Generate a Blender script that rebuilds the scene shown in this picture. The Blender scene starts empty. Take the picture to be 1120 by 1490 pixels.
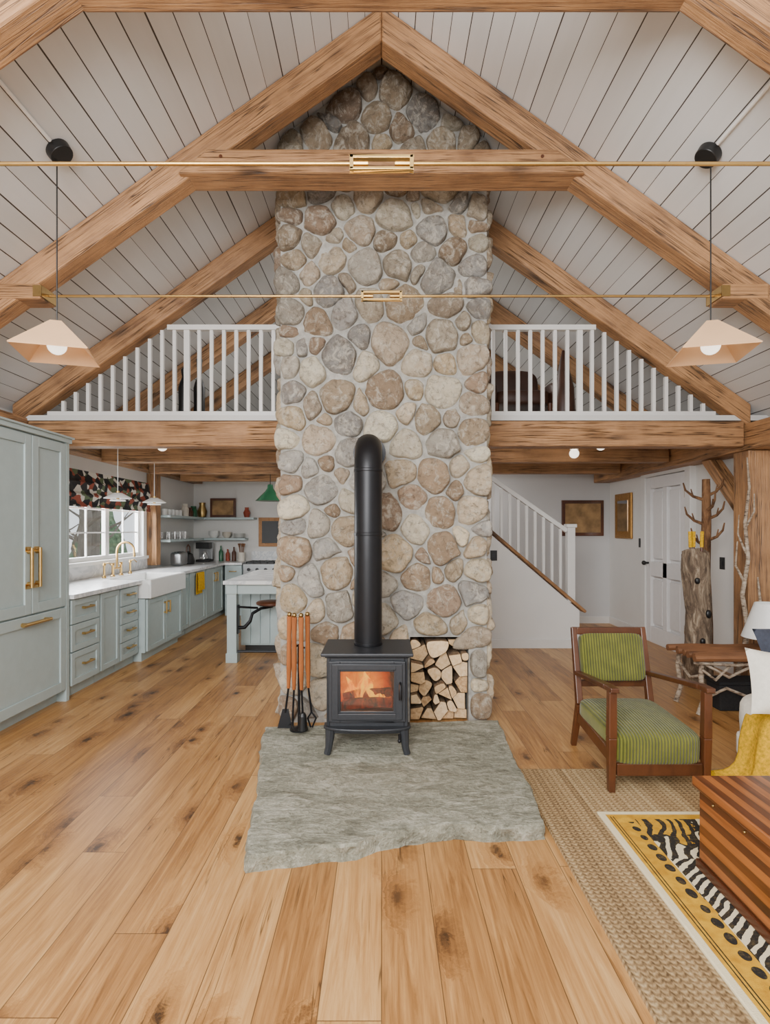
import bpy, bmesh, math, random
from mathutils import Vector, Matrix, noise as mn
random.seed(47)
PI=math.pi
SC=bpy.context.scene; COL=SC.collection
F=820.0; CX=555.0; CY=770.0; H=1.4
def G(px,py,z=0.0):
    Y=F*(H-z)/(py-CY); return Vector(((px-CX)*Y/F,Y,z))
def lin(c): return c/12.92 if c<=.04045 else ((c+.055)/1.055)**2.4
def C(r,g,b): return (lin(r/255),lin(g/255),lin(b/255),1.0)
# ---------------------------------------------------------------- materials
class M:
    def __init__(s,name):
        s.m=bpy.data.materials.new(name); s.m.use_nodes=True
        s.t=s.m.node_tree; s.b=s.t.nodes['Principled BSDF']
    def put(s,sock,v):
        if isinstance(v,bpy.types.NodeSocket): s.t.links.new(v,sock)
        else: sock.default_value=v
    def n(s,typ,**inp):
        nd=s.t.nodes.new('ShaderNode'+typ)
        for k,v in inp.items(): s.put(nd.inputs[k.replace('_',' ')],v)
        return nd
    def ma(s,op,a,b=0.0):
        nd=s.t.nodes.new('ShaderNodeMath'); nd.operation=op
        s.put(nd.inputs[0],a); s.put(nd.inputs[1],b); return nd.outputs[0]
    def co(s): return s.n('TexCoord').outputs['Object']
    def sep(s,v): return s.n('SeparateXYZ',Vector=v).outputs
    def comb(s,x,y,z=0.0): return s.n('CombineXYZ',X=x,Y=y,Z=z).outputs[0]
    def mp(s,v,sc): return s.n('Mapping',Vector=v,Scale=sc).outputs[0]
    def noise(s,v,scale,det=3,ro=.5,di=0.0): return s.n('TexNoise',Vector=v,Scale=scale,Detail=det,Roughness=ro,Distortion=di).outputs['Fac']
    def vor(s,v,scale,d2=False):
        nd=s.n('TexVoronoi',Vector=v,Scale=scale)
        if d2: nd.voronoi_dimensions='2D'
        return nd.outputs
    def white(s,v): return s.n('TexWhiteNoise',Vector=v).outputs['Value']
    def ramp(s,f,stops,const=False):
        nd=s.n('ValToRGB',Fac=f); r=nd.color_ramp
        if const: r.interpolation='CONSTANT'
        while len(r.elements)<len(stops): r.elements.new(.5)
        for e,(p,c) in zip(r.elements,stops): e.position=p; e.color=c
        return nd.outputs[0]
    def step(s,f,a,b,k=1.0): return s.ramp(f,[(a,(0,0,0,1)),(b,(k,k,k,1))])
    def line(s,f,c,w): return s.ramp(s.ma('ABSOLUTE',s.ma('SUBTRACT',f,c)),[(0,(1,1,1,1)),(w,(0,0,0,1))])
    def mix(s,f,a,b,bl='MIX'):
        nd=s.t.nodes.new('ShaderNodeMix'); nd.data_type='RGBA'; nd.blend_type=bl
        s.put(nd.inputs[0],f); s.put(nd.inputs[6],a); s.put(nd.inputs[7],b); return nd.outputs[2]
    def bump(s,h,st=.3,d=.01):
        s.put(s.b.inputs['Normal'],s.n('Bump',Strength=st,Distance=d,Height=h).outputs[0])
    def out(s,col,ro=.5,me=0.0):
        s.put(s.b.inputs['Base Color'],col); s.put(s.b.inputs['Roughness'],ro); s.put(s.b.inputs['Metallic'],me); return s.m
def sc(c,k): return (c[0]*k,c[1]*k,c[2]*k,1)
def pm(name,c,ro=.5,me=0.0,var=.12,scale=15,bump=0,emit=0):
    m=M(name); f=m.noise(m.co(),scale,4)
    col=m.ramp(f,[(.3,sc(c,1-var)),(.7,sc(c,1+var))])
    if bump: m.bump(m.noise(m.co(),scale*4,5),bump,.005)
    if emit:
        m.put(m.b.inputs['Emission Color'],c); m.b.inputs['Emission Strength'].default_value=emit
    return m.out(col,ro,me)
def wood(name,dk,lt,sv=(1.0,16,16),ro=.5,knots=True,bump=.15):
    m=M(name); co=m.co(); rnd=m.n('ObjectInfo').outputs['Random']
    off=m.n('VectorMath',**{}); off.operation='ADD'
    m.put(off.inputs[0],co); m.put(off.inputs[1],m.comb(m.ma('MULTIPLY',rnd,40.),m.ma('MULTIPLY',rnd,17.),0.0))
    p=off.outputs[0]; v=m.mp(p,sv); g=m.noise(v,1.0,7,.68,1.2)
    fine=m.noise(m.mp(p,tuple(k*3.2 for k in sv)),1.0,5,.65)
    big=m.noise(p,3.2,4,.6)
    f=m.ma('ADD',m.ma('ADD',m.ma('MULTIPLY',g,.48),m.ma('MULTIPLY',fine,.32)),m.ma('MULTIPLY',big,.52))
    f=m.ma('ADD',f,m.ma('MULTIPLY',m.ma('SUBTRACT',rnd,.5),.08))
    col=m.ramp(f,[(.44,dk),(.64,tuple(a*.45+b*.55 for a,b in zip(dk,lt))),(.88,lt)])
    if knots:
        vo=m.vor(m.mp(p,tuple(1.7 if k<3 else 6.5 for k in sv)),1.0)
        kd=m.ma('ADD',vo['Distance'],m.ma('MULTIPLY',g,.24)); acc=m.ma('GREATER_THAN',m.sep(vo['Color'])[0],.35)
        k=m.ma('MULTIPLY',m.ramp(kd,[(.2,(1,1,1,1)),(.34,(0,0,0,1))]),acc)
        hl=m.ma('MULTIPLY',m.ramp(kd,[(.25,(1,1,1,1)),(.55,(0,0,0,1))]),acc)
        col=m.mix(m.ma('MULTIPLY',hl,.35),col,sc(dk,.8))
        col=m.mix(m.ma('MULTIPLY',k,.75),col,sc(dk,.25))
        ck=m.noise(m.mp(p,tuple(k*(.4 if k<3 else 1.1) for k in sv)),1.0,4,.55)
        ck2=m.noise(m.mp(p,tuple(k*(.55 if k<3 else .8) for k in sv)),1.0,3,.5)
        cr=m.ma('MAXIMUM',m.ma('MULTIPLY',m.line(ck,.55,.02),m.step(m.noise(p,1.9,2),.42,.5)),m.ma('MULTIPLY',m.line(ck2,.47,.016),m.step(m.noise(p,2.6,2),.46,.54)))
        col=m.mix(m.ma('MULTIPLY',cr,.9),col,sc(dk,.18))
        if bump: m.bump(m.ma('SUBTRACT',m.ma('ADD',m.ma('ADD',g,fine),big),m.ma('MULTIPLY',cr,1.5)),bump*3.5,.015)
    elif bump: m.bump(m.ma('ADD',g,fine),bump,.008)
    return m.out(col,ro)
def floor_mat():
    m=M('oak_plank_floor'); x,y,z=m.sep(m.co())
    a=m.ma('DIVIDE',x,.185); ix=m.ma('FLOOR',a); fx=m.ma('FRACT',a)
    yy=m.ma('DIVIDE',m.ma('ADD',y,m.ma('MULTIPLY',m.white(m.comb(ix,3.3)),9.)),2.6)
    iy=m.ma('FLOOR',yy); fy=m.ma('FRACT',yy); r=m.white(m.comb(ix,iy))
    def gv(kx,ky): return m.comb(m.ma('ADD',m.ma('MULTIPLY',x,kx),m.ma('MULTIPLY',r,31.)),m.ma('ADD',m.ma('MULTIPLY',y,ky),m.ma('MULTIPLY',r,17.)))
    lump=m.noise(m.co(),20,6,.75,.6)
    vo=m.vor(gv(4.4,2.1),1.0,True); kd=m.ma('ADD',vo['Distance'],m.ma('MULTIPLY',m.ma('SUBTRACT',lump,.5),.4))
    rc=m.sep(vo['Color'])[0]; acc=m.ma('GREATER_THAN',rc,.62)
    halo=m.ma('MULTIPLY',m.ramp(kd,[(.03,(1,1,1,1)),(.4,(0,0,0,1))]),acc)
    g=m.noise(m.comb(m.ma('ADD',m.ma('MULTIPLY',x,15.),m.ma('ADD',m.ma('MULTIPLY',r,31.),m.ma('MULTIPLY',halo,1.8))),m.ma('ADD',m.ma('MULTIPLY',y,.8),m.ma('MULTIPLY',r,17.))),1.6,8,.7,1.6)
    g2=m.noise(gv(90.,2.2),1.0,5,.65); bl=m.noise(gv(4.,1.0),1.0,4)
    f=m.ma('ADD',m.ma('ADD',m.ma('MULTIPLY',r,.22),m.ma('MULTIPLY',g,.72)),m.ma('ADD',m.ma('MULTIPLY',g2,.3),m.ma('MULTIPLY',bl,.26)))
    f=m.ma('SUBTRACT',f,m.ma('MULTIPLY',halo,.2))
    col=m.ramp(f,[(.44,C(90,58,30)),(.61,C(144,99,53)),(.78,C(178,131,77)),(1.0,C(208,166,110))])
    k=m.ma('MULTIPLY',m.ramp(kd,[(.02,(1,1,1,1)),(.12,(0,0,0,1))]),acc)
    k=m.ma('MULTIPLY',k,m.ma('ADD',.5,m.ma('MULTIPLY',m.ma('SUBTRACT',rc,.62),1.3)))
    col=m.mix(k,col,C(38,25,15))
    cr=m.ma('MULTIPLY',m.line(m.noise(gv(16.,.5),1.0,3),.5,.009),m.step(m.noise(gv(3.,1.5),1.0,2),.52,.6)); col=m.mix(m.ma('MULTIPLY',cr,.8),col,C(50,32,18))
    e=m.ma('MINIMUM',fx,m.ma('SUBTRACT',1.,fx)); e2=m.ma('MULTIPLY',m.ma('MINIMUM',fy,m.ma('SUBTRACT',1.,fy)),14.)
    gap=m.ma('LESS_THAN',m.ma('MINIMUM',e,e2),.0095)
    col=m.mix(m.ma('MULTIPLY',gap,.75),col,C(70,45,25))
    m.bump(m.ma('SUBTRACT',m.ma('MULTIPLY',g,.3),gap),.18,.004)
    return m.out(col,m.ma('ADD',.27,m.ma('MULTIPLY',g,.24)))
def board_mat(name,kx,w,c1,c2,cg,axis=0):
    m=M(name); s=m.sep(m.co()); a=m.ma('DIVIDE',m.ma('MULTIPLY',m.ma('ABSOLUTE',s[axis]),kx),w)
    i=m.ma('FLOOR',a); f=m.ma('FRACT',a); r=m.white(m.comb(i,m.ma('SIGN',s[axis])))
    wob=m.ma('MULTIPLY',m.noise(m.comb(i,s[1]),1.5,2),.055)
    gap=m.ma('LESS_THAN',f,m.ma('ADD',m.ma('MULTIPLY',r,.04),wob))
    col=m.mix(m.ma('ADD',m.ma('MULTIPLY',r,.6),m.ma('MULTIPLY',m.noise(m.mp(m.co(),(12,1,12)),1.5,4),.4)),c1,c2)
    col=m.mix(gap,col,cg); m.bump(m.ma('SUBTRACT',1.,gap),.4,.01)
    return m.out(col,.55)
def stone_mat():
    m=M('fieldstone'); at=m.n('Attribute'); at.attribute_name='Col'; co=m.co(); base=at.outputs['Color']
    n1=m.noise(co,6,6,.65,.8); n2=m.noise(co,22,9,.8,.5); n3=m.noise(m.mp(co,(1.0,1.3,.8)),15,8,.75,.9); n4=m.noise(co,9,5,.7,.6)
    col=m.mix(m.step(n1,.44,.64,.5),base,m.mix(.6,base,C(128,104,78)))
    col=m.mix(m.step(n4,.56,.7,.35),col,C(146,114,80))
    col=m.mix(m.step(n3,.49,.62,.62),col,C(222,214,198))
    col=m.mix(m.step(n2,.51,.64,.68),col,C(86,73,61))
    m.bump(m.ma('ADD',n2,m.ma('MULTIPLY',n3,.7)),1.0,.03); return m.out(col,.88)
def cord_mat():
    m=M('green_corduroy'); x=m.sep(m.co())[0]
    f=m.ma('ABSOLUTE',m.ma('SINE',m.ma('MULTIPLY',x,PI/.0165)))
    col=m.ramp(m.ma('ADD',m.ma('MULTIPLY',f,.48),m.ma('MULTIPLY',m.noise(m.co(),14,4),.55)),[(.2,C(58,62,8)),(.6,C(92,95,17)),(1.0,C(130,129,40))])
    m.bump(f,.8,.008); m.b.inputs['Sheen Weight'].default_value=.18; return m.out(col,.75)
def trunk_mat():
    m=M('striped_inlaid_wood'); co=m.co(); x,y,z=m.sep(co)
    a=m.ma('DIVIDE',m.ma('ADD',x,z),.034); r=m.white(m.comb(m.ma('FLOOR',a),1.))
    par=m.ma('MODULO',m.ma('ABSOLUTE',m.ma('FLOOR',a)),2.)
    g=m.noise(m.mp(co,(30,2.,30)),1.2,5)
    c1=m.ramp(g,[(.3,C(124,68,28)),(.7,C(172,104,50))]); c2=m.ramp(g,[(.3,C(50,24,11)),(.7,C(88,43,21))])
    col=m.mix(m.ma('ADD',m.ma('MULTIPLY',par,.8),m.ma('MULTIPLY',r,.2)),c1,c2)
    m.bump(m.ma('LESS_THAN',m.ma('FRACT',a),.06),-.3,.005); return m.out(col,.3)
def jute_mat():
    m=M('jute_weave'); co=m.co(); x,y,z=m.sep(co)
    band=m.white(m.comb(m.ma('FLOOR',m.ma('DIVIDE',x,.028)),2.)); wide=m.white(m.comb(m.ma('FLOOR',m.ma('DIVIDE',x,.13)),5.))
    wv=m.ma('SINE',m.ma('ADD',m.ma('MULTIPLY',y,270.),m.ma('MULTIPLY',m.ma('ABSOLUTE',m.ma('SINE',m.ma('MULTIPLY',x,PI/.028))),3.2)))
    rope=m.ma('ABSOLUTE',m.ma('SINE',m.ma('MULTIPLY',x,PI/.028)))
    n=m.noise(m.mp(co,(90,40,1)),1.2,6,.75)
    f=m.ma('ADD',m.ma('ADD',m.ma('ADD',m.ma('MULTIPLY',band,.14),m.ma('MULTIPLY',wide,.13)),m.ma('ADD',m.ma('MULTIPLY',wv,.09),m.ma('MULTIPLY',rope,.13))),m.ma('MULTIPLY',n,.72))
    col=m.ramp(f,[(.34,C(108,82,50)),(.58,C(176,144,100)),(.85,C(220,196,152))])
    m.bump(f,1.0,.014); return m.out(col,.9)
def rug_mat():
    m=M('mustard_patterned_wool'); co=m.co(); x,y,z=m.sep(co)
    u=m.ma('SUBTRACT',x,1.05); v=m.ma('SUBTRACT',2.75,y)
    nz=m.noise(co,3.2,2,.5); nf=m.noise(co,9,3,.5); wr=m.noise(co,60,4,.7)
    gt=lambda a,b:m.ma('GREATER_THAN',a,b)
    lt=lambda a,b:m.ma('LESS_THAN',a,b)
    BK=m.mix(m.step(wr,.5,.68,.45),C(30,26,22),C(120,98,54)); CR=C(230,217,182)
    zb=gt(m.ma('SINE',m.ma('ADD',m.ma('MULTIPLY',m.ma('ADD',v,m.ma('MULTIPLY',u,.9)),142.),m.ma('MULTIPLY',nf,10.))),-.05)
    zeb=m.mix(zb,CR,BK)
    yel=m.ramp(m.noise(co,24,4),[(.3,C(188,134,14)),(.7,C(220,170,34))])
    # loose striped animal: curved black stripes over cream and mustard
    st=m.ma('SINE',m.ma('ADD',m.ma('MULTIPLY',m.ma('ADD',m.ma('MULTIPLY',u,1.3),m.ma('MULTIPLY',v,.25)),95.),m.ma('ADD',m.ma('MULTIPLY',nz,24.),m.ma('MULTIPLY',nf,9.))))
    body=gt(m.ma('ADD',nz,m.ma('MULTIPLY',nf,.35)),.63)
    mot=m.mix(body,m.mix(gt(st,.15),yel,BK),m.mix(gt(st,-.15),CR,BK))
    outl=m.line(m.ma('ADD',nz,m.ma('MULTIPLY',nf,.35)),.63,.035); mot=m.mix(gt(outl,.4),mot,BK)
    col=m.mix(m.ma('MULTIPLY',gt(u,.15),gt(v,.075)),yel,mot)
    dots=lt(m.ma('ADD',m.ma('POWER',m.ma('MULTIPLY',m.ma('SUBTRACT',m.ma('FRACT',m.ma('ADD',m.ma('MULTIPLY',v,13.),m.ma('MULTIPLY',nz,.8))),.5),1.2),2.),m.ma('POWER',m.ma('MULTIPLY',m.ma('SUBTRACT',u,.122),23.),2.)),m.ma('MULTIPLY',nf,.34))
    col=m.mix(m.ma('MULTIPLY',dots,gt(v,.1)),col,BK)
    for lu in (.045,.058): col=m.mix(m.ma('MULTIPLY',lt(m.ma('ABSOLUTE',m.ma('SUBTRACT',u,lu)),.0025),gt(v,.05)),col,BK)
    zone=m.ma('MULTIPLY',gt(u,.155),gt(m.ma('ADD',v,m.ma('MULTIPLY',nz,.1)),.46)); col=m.mix(zone,col,zeb)
    edge=m.ma('MAXIMUM',lt(u,.028),lt(v,.032)); col=m.mix(edge,col,C(232,218,180))
    m.bump(m.noise(co,260,3),.6,.006); return m.out(col,.95)
def blind_mat():
    m=M('patterned_blind'); co=m.co(); v=m.mp(co,(1,8,12))
    c=m.sep(m.vor(v,1.4)['Color'])[0]
    col=m.ramp(c,[(0,C(30,30,32)),(.28,C(146,72,52)),(.48,C(214,208,196)),(.7,C(92,104,74)),(.84,C(46,44,44))],True)
    return m.out(col,.9)
def birch_mat():
    m=M('birch_bark'); co=m.co(); n=m.noise(m.mp(co,(18,18,50)),1.0,4,.7)
    return m.out(m.ramp(n,[(.34,C(74,60,50)),(.48,C(154,136,116)),(.8,C(208,196,180))]),.8)
def bark_mat(name,a,b,c):
    m=M(name); co=m.co(); n=m.noise(m.mp(co,(14,14,4)),1.2,7,.72,1.0); m.bump(n,.9,.02)
    return m.out(m.ramp(n,[(.34,a),(.5,b),(.66,c)]),.9)
def logend_mat():
    m=M('split_log_end'); co=m.co(); r=m.n('ObjectInfo').outputs['Random']; n=m.noise(co,34,6,.7,.8)
    f=m.ma('ADD',m.ma('MULTIPLY',n,.8),m.ma('MULTIPLY',r,.3)); m.bump(n,.6,.008)
    return m.out(m.ramp(f,[(.3,C(150,112,74)),(.52,C(206,168,122)),(.8,C(232,204,164))]),.85)
def glass_mat(name,t=.9,c=(1,1,1,1)):
    m=M(name); tr=m.n('BsdfTransparent',Color=c).outputs[0]; gl=m.n('BsdfGlossy',Roughness=.03).outputs[0]
    mx=m.t.nodes.new('ShaderNodeMixShader'); mx.inputs[0].default_value=1-t
    m.t.links.new(tr,mx.inputs[1]); m.t.links.new(gl,mx.inputs[2])
    m.t.links.new(mx.outputs[0],m.t.nodes['Material Output'].inputs['Surface']); return m.m
def fire_mat(name,lo,hi,st,scl):
    m=M(name); n=m.noise(m.mp(m.co(),(1,1,.6)),scl,4,.6,1.2)
    col=m.ramp(n,[(.35,lo),(.65,hi)]); m.put(m.b.inputs['Emission Color'],col); m.b.inputs['Emission Strength'].default_value=st
    return m.out(C(20,8,4),.9)
def glow_mat():
    m=M('glowing_firebrick'); co=m.co(); x,y,z=m.sep(co)
    n=m.noise(m.mp(co,(7,7,4)),1.0,5,.65,1.4)
    d=m.ma('ADD',m.ma('POWER',m.ma('MULTIPLY',m.ma('ADD',x,.13),4.6),2.),m.ma('POWER',m.ma('MULTIPLY',m.ma('SUBTRACT',z,.42),4.2),2.))
    f=m.ma('ADD',m.ma('SUBTRACT',.95,d),m.ma('MULTIPLY',m.ma('SUBTRACT',n,.5),1.1))
    col=m.ramp(f,[(.05,C(38,12,3)),(.45,C(196,74,8)),(.8,C(255,140,22)),(1,C(255,200,80))])
    m.put(m.b.inputs['Emission Color'],col); m.b.inputs['Emission Strength'].default_value=1.15
    return m.out(C(20,8,4),.9)
def flame_mat():
    m=M('flame'); n=m.noise(m.mp(m.co(),(1,1,.5)),16,4,.6,1.0)
    col=m.ramp(n,[(.35,C(255,96,0)),(.65,C(255,196,60))])
    em=m.n('Emission',Color=col,Strength=1.9).outputs[0]; tr=m.n('BsdfTransparent').outputs[0]
    mx=m.t.nodes.new('ShaderNodeMixShader'); m.put(mx.inputs[0],m.step(n,.36,.6,.85))
    m.t.links.new(tr,mx.inputs[1]); m.t.links.new(em,mx.inputs[2])
    m.t.links.new(mx.outputs[0],m.t.nodes['Material Output'].inputs['Surface']); return m.m
def slate_mat():
    m=M('cleft_slate'); co=m.co(); n=m.noise(m.mp(co,(4,7,4)),1.0,8,.7,.9); n2=m.noise(co,45,5,.75); n3=m.noise(m.mp(co,(9,16,9)),1.0,6,.7,1.2)
    col=m.ramp(m.ma('ADD',m.ma('MULTIPLY',n,.45),m.ma('ADD',m.ma('MULTIPLY',n2,.3),m.ma('MULTIPLY',n3,.25))),[(.39,C(104,102,86)),(.5,C(154,152,134)),(.61,C(204,200,184))])
    m.bump(m.ma('ADD',m.ma('ADD',n,m.ma('MULTIPLY',n3,.8)),m.ma('MULTIPLY',n2,.5)),1.0,.034); return m.out(col,.6)
def marble_mat():
    m=M('white_marble'); n=m.noise(m.co(),2.2,6,.6,2.5)
    return m.out(m.ramp(n,[(.42,C(226,226,226)),(.5,C(196,199,202)),(.56,C(232,232,230))]),.25)
OD,OL=C(88,56,33),C(198,148,100)
MT=dict(
 floor=floor_mat(), ceil=board_mat('whitewashed_boards',1.232,.13,C(222,222,221),C(198,197,195),C(62,55,50)),
 under=board_mat('white_underside_boards',1.0,.14,C(214,213,210),C(198,196,192),C(110,104,98),1),
 oak=wood('oak_timber',OD,OL,(1.2,26,26)), oakv=wood('oak_timber_upright',OD,OL,(26,26,1.2)),
 oaky=wood('oak_board',C(140,94,54),C(190,140,92),(14,1,14)),
 wall=pm('plaster_white',C(218,216,212),.8,0,.02,3), wallg=pm('plaster_soft_grey',C(200,199,198),.8,0,.02,3), trim=pm('white_trim_paint',C(218,216,212),.4,0,.02), doorp=pm('off_white_door_paint',C(222,220,219),.45,0,.02), frame=pm('white_window_paint',C(232,231,228),.4,0,.02),
 stone=stone_mat(), mortar=pm('grey_mortar',C(152,149,142),.95,0,.22,30,.6), slate=slate_mat(),
 iron=pm('matt_black_iron',C(46,48,52),.45,.3,.1,60,.05), irond=pm('black_steel_pipe',C(26,26,29),.4,.5,.1), brass=pm('brushed_brass',C(204,168,106),.3,1,.1), brassd=pm('aged_brass',C(170,142,92),.35,1,.15),
 sage=pm('sage_cabinet_paint',C(170,185,185),.45,0,.03), marble=marble_mat(), sink=pm('white_fireclay',C(234,234,232),.15,0,.02),
 cord=cord_mat(), ctim=wood('walnut_chair_wood',C(54,29,16),C(100,58,33),(10,10,3),.35,False,.05),
 trunk=trunk_mat(), dkwood=wood('dark_wood',C(56,28,14),C(96,52,28),(10,2,10),.35,False,.05), jute=jute_mat(), rug=rug_mat(), blind=blind_mat(), birch=birch_mat(),
 bark=bark_mat('firewood_bark',C(70,54,42),C(128,102,76),C(172,142,106)), stump=bark_mat('weathered_log',C(60,48,39),C(116,98,80),C(176,158,134)), pole=bark_mat('brown_peeled_pole',C(64,42,26),C(110,76,48),C(152,112,76)), logend=logend_mat(),
 copper=wood('turned_wood_handle',C(120,64,28),C(172,102,54),(14,14,2),.35,False,.03), shade=pm('peach_veneer_shade',C(230,186,142),.6,0,.05,6),
 bulb=pm('frosted_bulb',C(255,246,230),.4,0,0,5,0,2.2), black=pm('satin_black',C(18,18,19),.4,0,.1), white=pm('white_enamel',C(238,238,234),.35,0,.02), linen=pm('cream_linen',C(232,226,212),.95,0,.06,60,.4), navy=pm('slate_blue_linen',C(58,62,74),.95,0,.15,60,.4),
 yel=pm('yellow_knit',C(222,172,16),.95,0,.3,60,1.0), steel=pm('brushed_steel',C(170,172,174),.3,1,.06), green=pm('green_enamel',C(40,96,66),.25,0,.05),
 glass=glass_mat('window_glass',.95), stoveglass=glass_mat('stove_glass',.95,(.95,.85,.75,1)), clear=glass_mat('drinking_glass',.75),
 flame=flame_mat(), glow=glow_mat(), ember=fire_mat('charred_glowing_wood',C(22,10,6),C(170,56,6),.7,16),
 leather=pm('dark_brown_leather',C(66,40,28),.45,0,.25,8), canvas=pm('muted_landscape_paint',C(150,118,78),.7,0,.5,6), gilt=pm('gilt_frame',C(170,124,62),.4,.6,.25,40), mirror=pm('mirror_silver',C(200,200,200),.03,1,0),
 ltwood=wood('weathered_slat',C(74,46,28),C(140,94,60),(2,14,14),.6,False,.3), basket=pm('black_woven_box',C(24,24,26),.8,0,.4,60,.6), ceramic=pm('stoneware',C(212,204,190),.4,0,.08), red=pm('red_clay',C(150,66,44),.5,0,.1), conduit=pm('white_conduit',C(236,234,230),.4,0,.02),
 treebark=pm('grey_tree_bark',C(112,104,96),.9,0,.2,20), leaf=pm('evergreen_leaf',C(96,116,90),.9,0,.5,5,.8), lawn=pm('pale_winter_lawn',C(186,186,164),1,0,.15,2))
# ---------------------------------------------------------------- mesh helpers
class MB:
    def __init__(s): s.v=[]; s.f=[]; s.mi=[]; s.c=[]
    def add(s,vs,fs,mi=0,col=None):
        o=len(s.v); s.v+=[tuple(p) for p in vs]; s.f+=[[i+o for i in f] for f in fs]; s.mi+=[mi]*len(fs)
        if col: s.c+=[col]*len(vs)
        return s
    def box(s,x0,x1,y0,y1,z0,z1,mi=0):
        return s.add([(x,y,z) for z in (z0,z1) for y in (y0,y1) for x in (x0,x1)],[[0,2,3,1],[4,5,7,6],[0,1,5,4],[2,6,7,3],[0,4,6,2],[1,3,7,5]],mi)
    def bar(s,p0,p1,w,h,up=(0,0,1),w1=None,h1=None):
        p0=Vector(p0);p1=Vector(p1); d=(p1-p0).normalized(); up=Vector(up)
        if abs(d.dot(up))>.98: up=Vector((0,1,0))
        a=d.cross(up).normalized(); b=a.cross(d); vs=[]
        for p,ww,hh in ((p0,w,h),(p1,w1 or w,h1 or h)):
            vs+=[p+a*(i*ww/2)+b*(j*hh/2) for j in (-1,1) for i in (-1,1)]
        return s.add(vs,[[0,2,3,1],[4,5,7,6],[0,1,5,4],[2,6,7,3],[0,4,6,2],[1,3,7,5]])
    def tube(s,pts,r,n=10,cap=True,mi=0):
        pts=[Vector(p) for p in pts]; k=len(pts); rs=r if isinstance(r,(list,tuple)) else [r]*k
        t=[(pts[min(i+1,k-1)]-pts[max(i-1,0)]).normalized() for i in range(k)]
        a=t[0].orthogonal().normalized(); vs=[]; fs=[]
        for i in range(k):
            a=(a-t[i]*a.dot(t[i])).normalized(); b=t[i].cross(a)
            vs+=[pts[i]+(a*math.cos(2*PI*j/n)+b*math.sin(2*PI*j/n))*rs[i] for j in range(n)]
        for i in range(k-1): fs+=[[i*n+j,i*n+(j+1)%n,(i+1)*n+(j+1)%n,(i+1)*n+j] for j in range(n)]
        if cap: fs+=[list(range(n))[::-1],[(k-1)*n+j for j in range(n)]]
        return s.add(vs,fs,mi)
    def cyl(s,p0,p1,r0,r1=None,n=20): return s.tube([p0,p1],[r0,r0 if r1 is None else r1],n)
    def lathe(s,c,prof,n=24,mi=0):
        c=Vector(c); vs=[]; fs=[]; k=len(prof)
        for r,z in prof: vs+=[c+Vector((max(r,.0005)*math.cos(2*PI*j/n),max(r,.0005)*math.sin(2*PI*j/n),z)) for j in range(n)]
        for i in range(k-1): fs+=[[i*n+j,i*n+(j+1)%n,(i+1)*n+(j+1)%n,(i+1)*n+j] for j in range(n)]
        fs+=[list(range(n))[::-1],[(k-1)*n+j for j in range(n)]]
        return s.add(vs,fs,mi)
    def prism(s,poly,d,mi=0,mcap=None):
        n=len(poly); d=Vector(d); a=[Vector(p) for p in poly]; vs=a+[p+d for p in a]
        s.add(vs,[[i,(i+1)%n,n+(i+1)%n,n+i] for i in range(n)]+[list(range(n))[::-1],list(range(n,2*n))],mi)
        if mcap is not None: s.mi[-1]=mcap; s.mi[-2]=mcap
        return s
    def sq(s,c,a,b,h,e=.4,n=28,m=14,rot=None):
        c=Vector(c); w=lambda x:math.copysign(abs(x)**e,x); vs=[]; fs=[]
        for i in range(m+1):
            t=-PI/2+PI*i/m
            for j in range(n):
                o=2*PI*j/n; p=Vector((a*w(math.cos(t))*w(math.cos(o)),b*w(math.cos(t))*w(math.sin(o)),h*w(math.sin(t))))
                vs.append(c+(rot@p if rot else p))
        for i in range(m): fs+=[[i*n+j,i*n+(j+1)%n,(i+1)*n+(j+1)%n,(i+1)*n+j] for j in range(n)]
        return s.add(vs,fs)
    def pillow(s,c,w,h,d,rot):
        N=16; c=Vector(c); vs=[]; fs=[]
        for sd in (-1,1):
            for i in range(N+1):
                for j in range(N+1):
                    u=-1+2*i/N; v=-1+2*j/N; k=(max(0,1-u*u)*max(0,1-v*v))**.45
                    p=Vector((u*w/2*(1-.08*(1-v*v)),sd*d/2*k,v*h/2*(1-.08*(1-u*u)))); vs.append(c+rot@p)
        q=(N+1)**2
        for b in (0,q): fs+=[[b+i*(N+1)+j,b+i*(N+1)+j+1,b+(i+1)*(N+1)+j+1,b+(i+1)*(N+1)+j] for i in range(N) for j in range(N)]
        return s.add(vs,fs)
    def ball(s,c,r): return s.sq(c,r,r,r,1.0,20,12)
    def build(s,name,mat,parent=None,bevel=0,smooth=False,frame=None,label=None,cat=None,group=None,kind=None,base=True,solid=0):
        if frame is None and cat and base and not parent:
            xs=[p[0] for p in s.v]; ys=[p[1] for p in s.v]
            frame=Matrix.Translation(((min(xs)+max(xs))/2,(min(ys)+max(ys))/2,min(p[2] for p in s.v)))
        vs=s.v
        if frame is not None:
            inv=frame.inverted(); vs=[tuple(inv@Vector(p)) for p in vs]
        me=bpy.data.meshes.new(name); me.from_pydata(vs,[],s.f)
        for mt in (mat if isinstance(mat,list) else [mat]): me.materials.append(MT[mt])
        me.polygons.foreach_set('material_index',s.mi)
        if s.c:
            at=me.color_attributes.new('Col','FLOAT_COLOR','POINT'); at.data.foreach_set('color',[k for c in s.c for k in c])
        bm=bmesh.new(); bm.from_mesh(me); bmesh.ops.remove_doubles(bm,verts=bm.verts,dist=1e-5) if not s.c else None
        bmesh.ops.recalc_face_normals(bm,faces=bm.faces); bm.to_mesh(me); bm.free()
        if smooth:
            me.shade_smooth(); me.set_sharp_from_angle(angle=math.radians(40))
        o=bpy.data.objects.new(name,me); COL.objects.link(o)
        if frame is not None: o.matrix_basis=frame
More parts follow.
